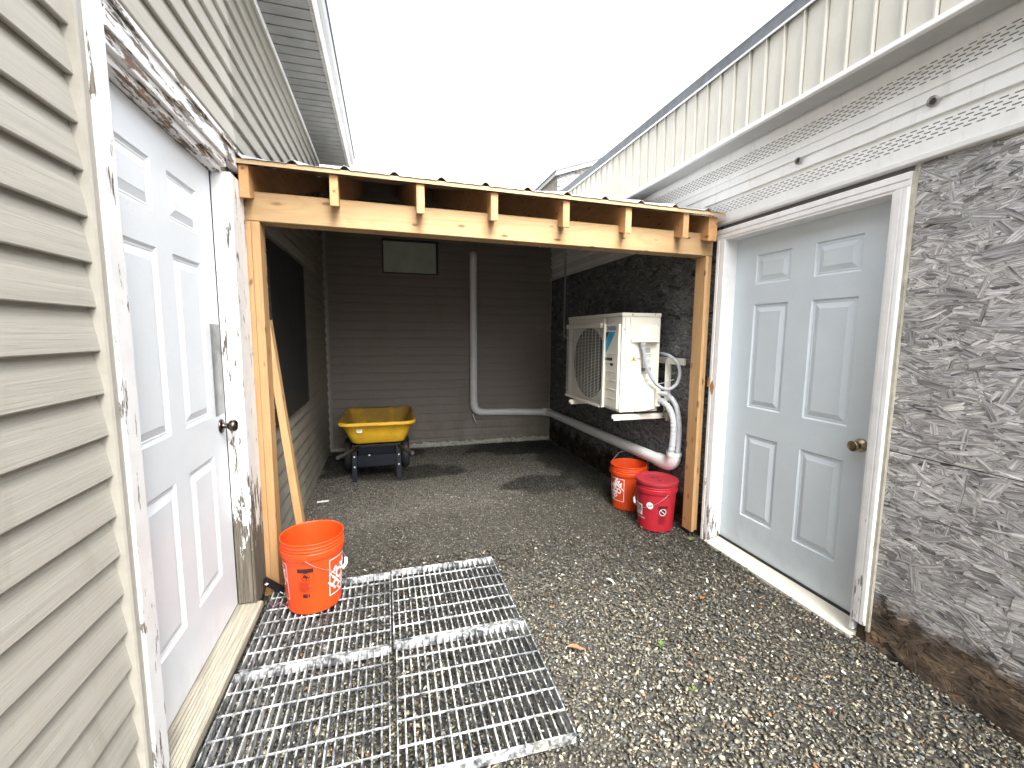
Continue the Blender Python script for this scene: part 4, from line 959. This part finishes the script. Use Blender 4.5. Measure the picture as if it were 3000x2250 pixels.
for k in range(3):
    a0 = k * 2.094 + .5; P = [(.04, a0), (.27, a0 - .30), (.28, a0 + .35), (.265, a0 + .95), (.05, a0 + 1.2)]; t.add([(X0 + .012 + .004 * i, 3.575 + r2 * math.cos(a), 1.185 + r2 * math.sin(a)) for i, (r2, a) in enumerate(P)], [(0, 1, 2, 3, 4)])
t.lathe([(0, -.004), (.05, 0), (.06, .010)], (X0 + .008, 3.575, 1.185), 24, 'x'); t.build('fan', simple('grey_fan', (.05, .05, .05), .5), ac)
def flat_yz(G, x_, yc, zc, name, mat, parent):   # u -> -y, v -> z, faces -x
    b_ = MB()
    for V, F in G: b_.add([(x_, yc - u, zc + w) for u, w in V], F)
    return b_.build(name, mat, parent)
V, F = text_geo('DAIKIN', .046, .0016); flat_yz([(rot2(V, 0, (0, 0), .98, .95), F)], X0 - .0128, 3.103, 1.484, 'lettering', simple('blue_print', (.03, .20, .42), .4), fp_)
flat_yz([([(-.083, .10), (-.030, .10), (-.083, .015)], [(0, 2, 1)])], X0 - .0128, 3.108, 1.358, 'emblem', simple('black_print', (.01, .01, .015), .4), fp_)
flat_yz([([(-.026, .10), (.070, .10), (-.083, -.085), (-.083, .008)], [(0, 1, 2, 3)])], X0 - .0128, 3.108, 1.358, 'emblem', simple('cyan_print', (.03, .36, .60), .4), fp_)
flat_yz([quad2(-.075, -.012, .045, .012)], X0 - .0128, 3.120, 1.245, 'series_sticker', simple('dark_green_print', (.02, .06, .05), .4), fp_)
flat_yz([quad2(-.075, -.012, -.045, .012)], X0 - .0133, 3.120, 1.245, 'series_sticker', simple('green_print', (.02, .30, .20), .4), fp_)
flat_yz([quad2(-.018, -.011, .024, .011)], X0 - .0128, 3.088, 1.205, 'refrigerant_sticker', simple('grey_black_print', (.04, .04, .04), .4), fp_)
def flat_xz(G, y_, xc, zc, name, mat, parent):   # u -> +x, faces -y
    b_ = MB()
    for V, F in G: b_.add([(xc + u, y_, zc + w) for u, w in V], F)
    return b_.build(name, mat, parent)
# end panel: cover plates and hoods
t = MB(); t.box(1.771, 2.028, Y0 - .010, Y0 + .001, 1.378, 1.567, .004)
t.add([(1.797, Y0 - .010, 1.512), (2.004, Y0 - .010, 1.512), (2.004, Y0 - .010, 1.380), (1.797, Y0 - .010, 1.380), (1.838, Y0 - .050, 1.478), (1.996, Y0 - .050, 1.478), (1.996, Y0 - .050, 1.382), (1.838, Y0 - .050, 1.382)], [(0, 1, 5, 4), (1, 2, 6, 5), (2, 3, 7, 6), (3, 0, 4, 7), (4, 5, 6, 7)])
t.build('wiring_cover', M_AC, ac)
t = MB(); t.box(1.808, 2.022, Y0 - .008, Y0 + .001, .842, 1.132, .004); t.box(1.828, 1.99, Y0 - .022, Y0 - .0085, .850, 1.105, .005)
t.add([(1.835, Y0 - .022, 1.055), (1.975, Y0 - .022, 1.085), (1.985, Y0 - .022, .852), (1.835, Y0 - .022, .848), (1.885, Y0 - .075, 1.012), (1.955, Y0 - .075, 1.015), (1.965, Y0 - .075, .875), (1.885, Y0 - .075, .862)], [(0, 1, 5, 4), (1, 2, 6, 5), (2, 3, 7, 6), (3, 0, 4, 7), (4, 5, 6, 7)])
t.box(1.986, 2.032, Y0 - .050, Y0 - .009, .885, 1.03, .003); t.build('valve_cover', M_AC, ac)
t = MB(); t.box(1.7325, 1.7345, Y0 - .0012, Y0 + .001, Z0 + .02, Z1 - .03); t.build('seam', simple('seam_shadow_groove', (.25, .24, .2), .8), ac)
M_SCR = simple('screw_steel', (.32, .31, .27), .4, metal=.5)
for (x_, z_) in ((1.722, 1.478), (1.716, 1.062), (1.784, 1.392), (2.016, 1.40), (1.79, 1.588), (1.985, 1.59), (2.003, 1.045)):
    t = MB(); t.lathe([(0, -.0035), (.0045, -.003), (.006, .0)], (x_, Y0 - (.0105 if 1.37 < z_ < 1.45 else .0045), z_), 14, 'y'); t.build('screw', M_SCR, ac)
flat_xz([quad2(-.026, -.020, .026, .020)], Y0 - .0012, 1.930, 1.318, 'rating_label', simple('grey_label', (.35, .35, .31), .5), ac)
G = [quad2(-.045, -.088, .045, .088)]; rl = flat_xz(G, Y0 - .0012, 1.925, 1.205, 'rating_label', simple('pale_label', (.62, .63, .60), .5), ac)
G = []; random.seed(2)
for k in range(16): zz = .080 - k * .0105; G.append(quad2(-.040, zz - .002, -.040 + random.uniform(.03, .078), zz + .0015))
G.append(quad2(-.042, -.050, -.005, -.022)); G.append(quad2(.018, -.045, .040, -.02)); flat_xz(G, Y0 - .0018, 1.925, 1.205, 'fine_print', simple('grey_print', (.18, .18, .18), .5), rl)
flat_xz([quad2(-.048, -.014, .048, .014)], Y0 - .0012, 1.922, 1.098, 'caution_strip', simple('dark_caution', (.07, .07, .05), .5), ac)
flat_xz([([(-.022, -.018), (.022, -.018), (0, .022)], [(0, 1, 2)])], Y0 - .0012, 1.813, 1.255, 'warning_sign', simple('black_edge', (.02, .02, .02), .5), ac)
flat_xz([([(-.017, -.0152), (.017, -.0152), (0, .0165)], [(0, 1, 2)])], Y0 - .0018, 1.813, 1.255, 'warning_sign', simple('warning_yellow', (.80, .62, .04), .5), ac)
flat_xz([([(-.005, -.012), (.005, -.012), (.004, -.002), (0, .006), (-.004, -.002)], [(0, 1, 2, 3, 4)])], Y0 - .0024, 1.813, 1.255, 'flame_mark', M_INK, ac)
V, F = text_geo('A2L', .020, .0006); flat_xz([(V, F)], Y0 - .0012, 1.855, 1.255, 'lettering', simple('ink_grey', (.12, .12, .12), .5), ac)
# wall brackets
def bracket(label, y_):
    o = thing('wall_bracket', label, 'bracket', (2.13, y_, .8), 'brackets carrying the heat pump')
    a = MB(); a.box(1.655, 2.118, y_ - .020, y_ - .017, .782, .822, .001); a.box(1.655, 2.118, y_ - .017, y_ + .02, .818, .822, .001); a.lathe([(0, -.012), (.012, -.012), (.012, .012), (0, .012)], (1.655, y_ - .01, .806), 14, 'x'); a.build('arm', M_AC, o)
    a = MB(); a.box(2.118, 2.140, y_ - .03, y_ - .006, .76, 1.25, .001); a.box(2.090, 2.118, y_ - .022, y_ - .019, .80, 1.25, .001); a.build('upright', M_AC, o)
    for z_ in (.80, .835):
        a = MB(); a.lathe([(0, -.012), (.008, -.010), (.011, 0)], (2.085 + (z_ > .81) * .02, y_ - .022, z_), 10, 'y'); a.build('bolt', M_WIRE, o)
    return o
br = bracket('near arm of the bracket pair, beside the pipes under the heat pump', 2.98)
a = MB(); a.box(2.119, 2.139, 2.78, 2.949, 1.212, 1.262, .001); a.box(2.1192, 2.139, 2.975, 3.75, 1.212, 1.262, .001); a.build('cross_rail', M_AC, br)
bracket('far arm of the bracket pair, under the grille end of the heat pump', 3.80)
for x_, y_, z_ in ((1.72, 3.02, .823), (1.72, 3.84, .823)):
    pass

# conduit from the wiring cover, looping back to the wall
def bez(P, n=40):
    P = [Vector(p) for p in P]; out = []
    for s_ in range(len(P) - 1):
        p0 = P[max(s_ - 1, 0)]; p1 = P[s_]; p2 = P[s_ + 1]; p3 = P[min(s_ + 2, len(P) - 1)]
        for k in range(n):
            t_ = k / n; out.append(.5 * ((2 * p1) + (-p0 + p2) * t_ + (2 * p0 - 5 * p1 + 4 * p2 - p3) * t_ ** 2 + (-p0 + 3 * p1 - 3 * p2 + p3) * t_ ** 3))
    out.append(P[-1]); return out
co = thing('flexible_conduit', 'grey ribbed conduit looping from the heat pump cover back to the wall', 'conduit', (1.87, 2.94, 1.37))
M_CON = simple('grey_conduit_plastic', (.36, .38, .41), .45)
pts = bez([(1.868, 2.935, 1.375), (1.872, 2.930, 1.32), (1.885, 2.91, 1.22), (1.915, 2.88, 1.12), (1.96, 2.85, 1.055), (2.02, 2.82, 1.03), (2.075, 2.80, 1.065), (2.105, 2.80, 1.14), (2.105, 2.83, 1.22), (2.085, 2.90, 1.275), (2.08, 3.0, 1.29), (2.085, 3.1, 1.28)], 16)
t = MB(); t.tube(pts, [.0125 + (.0009 if i % 2 else -.0004) for i in range(len(pts))], 12); t.build('hose', M_CON, co)
t = MB(); t.lathe([(.013, -.045), (.017, -.043), (.0175, -.018), (.022, -.016), (.022, .004), (0, .004)], (1.868, 2.935, 1.374), 20, 'z'); t.build('fitting', M_CON, co)
zt_ = thing('cable_tie', 'thin grey cord strung from the conduit to the bracket behind the heat pump', 'cord', (1.95, 2.88, 1.08))
t = MB(); t.tube(bez([(1.925, 2.885, 1.105), (1.98, 2.88, 1.07), (2.05, 2.86, 1.085), (2.10, 2.86, 1.10)], 6), .003, 6); t.build('cord', M_CON, zt_)
# insulated refrigerant lines dropping into the elbow
M_INS = simple('white_insulation_wrap', (.50, .52, .54), .5, nscale=30, nam=.1, bump=.002)
def wrapped(pts, r0):
    P = bez(pts, 14); rad = []
    for i in range(len(P)): rad.append(r0 * (1 - .10 * (abs(math.sin(i * .55)) < .28)) + r0 * .04 * math.sin(i * 1.3))
    return P, rad
for lab, pts, r0 in (('upper white insulated pipe curving from the heat pump down into the elbow', [(2.020, 2.935, .985), (2.045, 2.91, .985), (2.075, 2.86, .965), (2.095, 2.81, .90), (2.102, 2.78, .80), (2.102, 2.765, .68), (2.092, 2.76, .56), (2.085, 2.76, .50)], .019),
                     ('thicker white insulated pipe in front, curving down into the elbow', [(2.022, 2.925, .930), (2.040, 2.90, .925), (2.062, 2.86, .89), (2.075, 2.82, .82), (2.075, 2.80, .74), (2.068, 2.79, .66), (2.055, 2.785, .57), (2.050, 2.785, .50)], .0245)):
    o = thing('insulated_pipe', lab, 'pipe', pts[0], 'insulated lines from the heat pump'); P, rad = wrapped(pts, r0); t = MB(); t.tube(P, rad, 14); t.build('wrap', M_INS, o)
    t = MB(); t.tube([pts[0], (Vector(pts[0]) + Vector((-.03, .02, 0)))], .011, 10); t.build('pipe_end', M_RUBBER, o)
o = thing('black_cable', 'dark cable running down between the two insulated pipes', 'cable', (2.06, 2.84, .9)); t = MB(); t.tube(bez([(2.06, 2.87, .935), (2.085, 2.83, .86), (2.092, 2.80, .76), (2.088, 2.78, .64), (2.075, 2.775, .52)], 10), .008, 8); t.build('cable', M_RUBBER, o)

# ---------------------------------------------------------------- white duct pipe
pv = thing('white_pipe', 'white plastic pipe down the back wall and low along the right wall', 'pipe', (1.064, 5.54, .42))
M_PVC = simple('white_pvc', (.82, .82, .82), .4, nscale=10, nam=.05); PR_ = .0475
yv = YB - .068
t = MB(); P = [(1.064, YB - .01, 2.42), (1.064, YB - .03, 2.418), (1.064, yv + .012, 2.405), (1.064, yv, 2.375)] + [(1.064, yv, 2.3 - k * .2) for k in range(0, 9)] + [(1.066, yv, .55)]
t.tube(P, PR_, 24); t.build('upright_pipe', M_PVC, pv)
def elbow(a, c_, b_, r_, n=8):
    a, c_, b_ = Vector(a), Vector(c_), Vector(b_); return [(a * (1 - t_) ** 2 + c_ * 2 * t_ * (1 - t_) + b_ * t_ ** 2) for t_ in [k / n for k in range(n + 1)]]
t = MB(); t.tube(elbow((1.066, yv, .555), (1.066, yv, .425), (1.19, yv, .422), PR_), PR_ + .004, 24); t.tube([(1.066, yv, .555), (1.066, yv, .53)], PR_ + .007, 24); t.build('elbow', M_PVC, pv)
t = MB(); t.tube([(1.19, yv, .422), (1.6, yv, .408), (2.02, yv, .388)], PR_ - .001, 24); t.build('crossing_pipe', M_PVC, pv)
t = MB(); t.tube([(2.01, yv, .389), (2.06, yv - .005, .388), (2.078, yv - .03, .390), (2.082, yv - .08, .392)], PR_ + .006, 24); t.build('elbow', M_PVC, pv)
t = MB(); t.tube([(2.082, 5.45, .392), (2.082, 4.2, .415), (2.082, 2.93, .442)], PR_, 28); t.build('wall_pipe', M_PVC, pv)
t = MB(); t.tube([(2.082, 2.99, .441), (2.082, 2.90, .4425)] + elbow((2.082, 2.90, .4425), (2.080, 2.785, .444), (2.074, 2.778, .545), PR_, 9)[1:], PR_ + .0065, 28, caps=False)
t.tube([(2.074, 2.778, .53), (2.0735, 2.778, .560)], PR_ + .010, 28, caps=False); t.build('end_elbow', M_PVC, pv)
t = MB(); t.box(2.079, 2.082, 2.718, 2.7195, .498, .5); t.tube([(2.055, 2.7165, .499), (2.078, 2.7175, .497)], .0012, 5); t.build('scratch_mark', M_INK, pv)
o = thing('drain_stub', 'short thin tube poking out below the corner of the white pipe', 'tube', (1.06, 5.52, .38)); t = MB(); t.tube([(1.052, yv - .01, .40), (1.065, yv - .02, .34), (1.104, yv - .02, .268)], .008, 8); t.build('tube', M_PVC, o)
o = thing('thin_conduit', 'thin grey conduit coming down the right wall behind the heat pump', 'conduit', (2.11, 5.05, 2.2)); t = MB(); t.tube(bez([(2.115, 5.08, 2.5), (2.115, 5.08, 2.0), (2.115, 5.08, 1.50), (2.115, 5.06, 1.43), (2.112, 5.0, 1.40), (2.112, 4.4, 1.395)], 10), .012, 10); t.build('tube', simple('dull_grey_conduit', (.30, .30, .31), .5), o)

# ---------------------------------------------------------------- small things on the ground
def leaf(name, label, loc, s_, col, rz, cat='leaf', asp=.45):
    o = MB(); n_ = 9; V = []; F = []
    for i in range(n_):
        t_ = i / (n_ - 1); w = math.sin(math.pi * t_ ** .8) * asp * .5 + .01; z_ = .006 * math.sin(t_ * 5) + .008
        V += [((t_ - .5) * s_, -w * s_, z_ + .004), ((t_ - .5) * s_, 0, z_), ((t_ - .5) * s_, w * s_, z_ + .005)]
    for i in range(n_ - 1):
        for j in (0, 1): F.append((3 * i + j, 3 * i + j + 1, 3 * i + j + 4, 3 * i + j + 3))
    ob = o.add(V, F, True).build(name, simple(name + '_surface', col, .7, nscale=80, nam=.25), None, recalc=False); ob.location = loc; ob.rotation_euler = (.1, .08, rz)
    return props(ob, label, cat)
leaf('dry_leaf', 'long brown leaf lying on the gravel to the right of the gratings', (.80, 1.70, .004), .085, (.28, .14, .06), -.3, asp=.28)
leaf('dry_leaf', 'rust-red leaf on the gravel towards the right edge of the yard', (1.25, 1.38, .004), .045, (.25, .09, .04), 1.2)
leaf('dry_leaf', 'small orange-brown leaf on the gravel in front of the right door sill', (1.62, 1.87, .004), .05, (.34, .15, .06), .4)
leaf('wood_chip', 'pale wood chip on the gravel between the gratings and the right door', (1.22, 2.15, .004), .06, (.55, .52, .45), -.9, 'wood chip', .25)
leaf('wood_chip', 'dark red chip lying near the foot of the strand board', (1.60, 1.13, .004), .035, (.20, .04, .03), .8, 'wood chip', .5)
c_ = MB(); c_.box(-.045, .045, -.015, .015, .004, .007); o = c_.build('paper_strip', M_PWHITE); o.location = (-.555, 3.89, .004); o.rotation_euler = (.03, .02, .15); props(o, 'small white strip lying on the shelter floor by the left wall', 'paper')
def weed(loc, s_, label, seed):
    random.seed(seed); o = thing('weed', label, 'plant', loc); b_ = MB()
    for k in range(9):
        a = random.uniform(0, 6.28); l = s_ * random.uniform(.6, 1); w = l * .22; up = random.uniform(.3, .9); d = Vector((math.cos(a), math.sin(a), up)).normalized(); sd_ = Vector((-math.sin(a), math.cos(a), 0)); P = Vector(loc) + Vector((0, 0, .004))
        b_.add([P, P + d * l * .5 + sd_ * w, P + d * l + Vector((0, 0, -l * .15)), P + d * l * .5 - sd_ * w], [(0, 1, 2, 3)])
    b_.build('leaves', simple('fresh_green_leaf', (.10, .15, .04), .6, nscale=60), o, recalc=False)
weed((1.19, 1.62, .0), .035, 'tiny green weed in the middle of the open gravel', 1); weed((1.16, 1.36, 0), .025, 'yellow-green weed tuft nearest the camera in the gravel', 2); weed((2.02, 2.48, 0), .035, 'little weed at the foot of the right post', 3)
# black plastic scrap and thread by the left post
o = thing('black_scrap', 'crumpled black plastic scrap with white marks at the foot of the left post', 'litter', (-.60, 2.46, .05))
t = MB(); q = Matrix.Translation((-.605, 2.455, .095)) @ Matrix.Rotation(R(52), 4, 'Y') @ Matrix.Rotation(R(20), 4, 'Z'); t.box(-.065, .065, -.018, .022, -.014, .010, .006, xf=q); t.build('body', simple('glossy_black_plastic', (.015, .013, .015), .25), o)
t = MB(); t.box(-.060, -.048, -.0195, -.0183, -.008, .006, 0, xf=q); t.box(.040, .062, -.0195, -.0183, -.006, .0, 0, xf=q); t.build('white_mark', M_PWHITE, o)
o = thing('pink_thread', 'thin pink thread lying on the grating beside the open orange bucket', 'thread', (-.57, 2.33, .05)); t = MB(); t.tube(bez([(-.61, 2.37, .052), (-.585, 2.33, .053), (-.56, 2.345, .060), (-.545, 2.335, .055), (-.50, 2.29, .053)], 8), .0012, 5); t.build('strand', simple('pink_nylon', (.55, .16, .25), .5), o)
# clean helper properties
for o in list(bpy.data.objects):
    if '_w' in o: del o['_w']
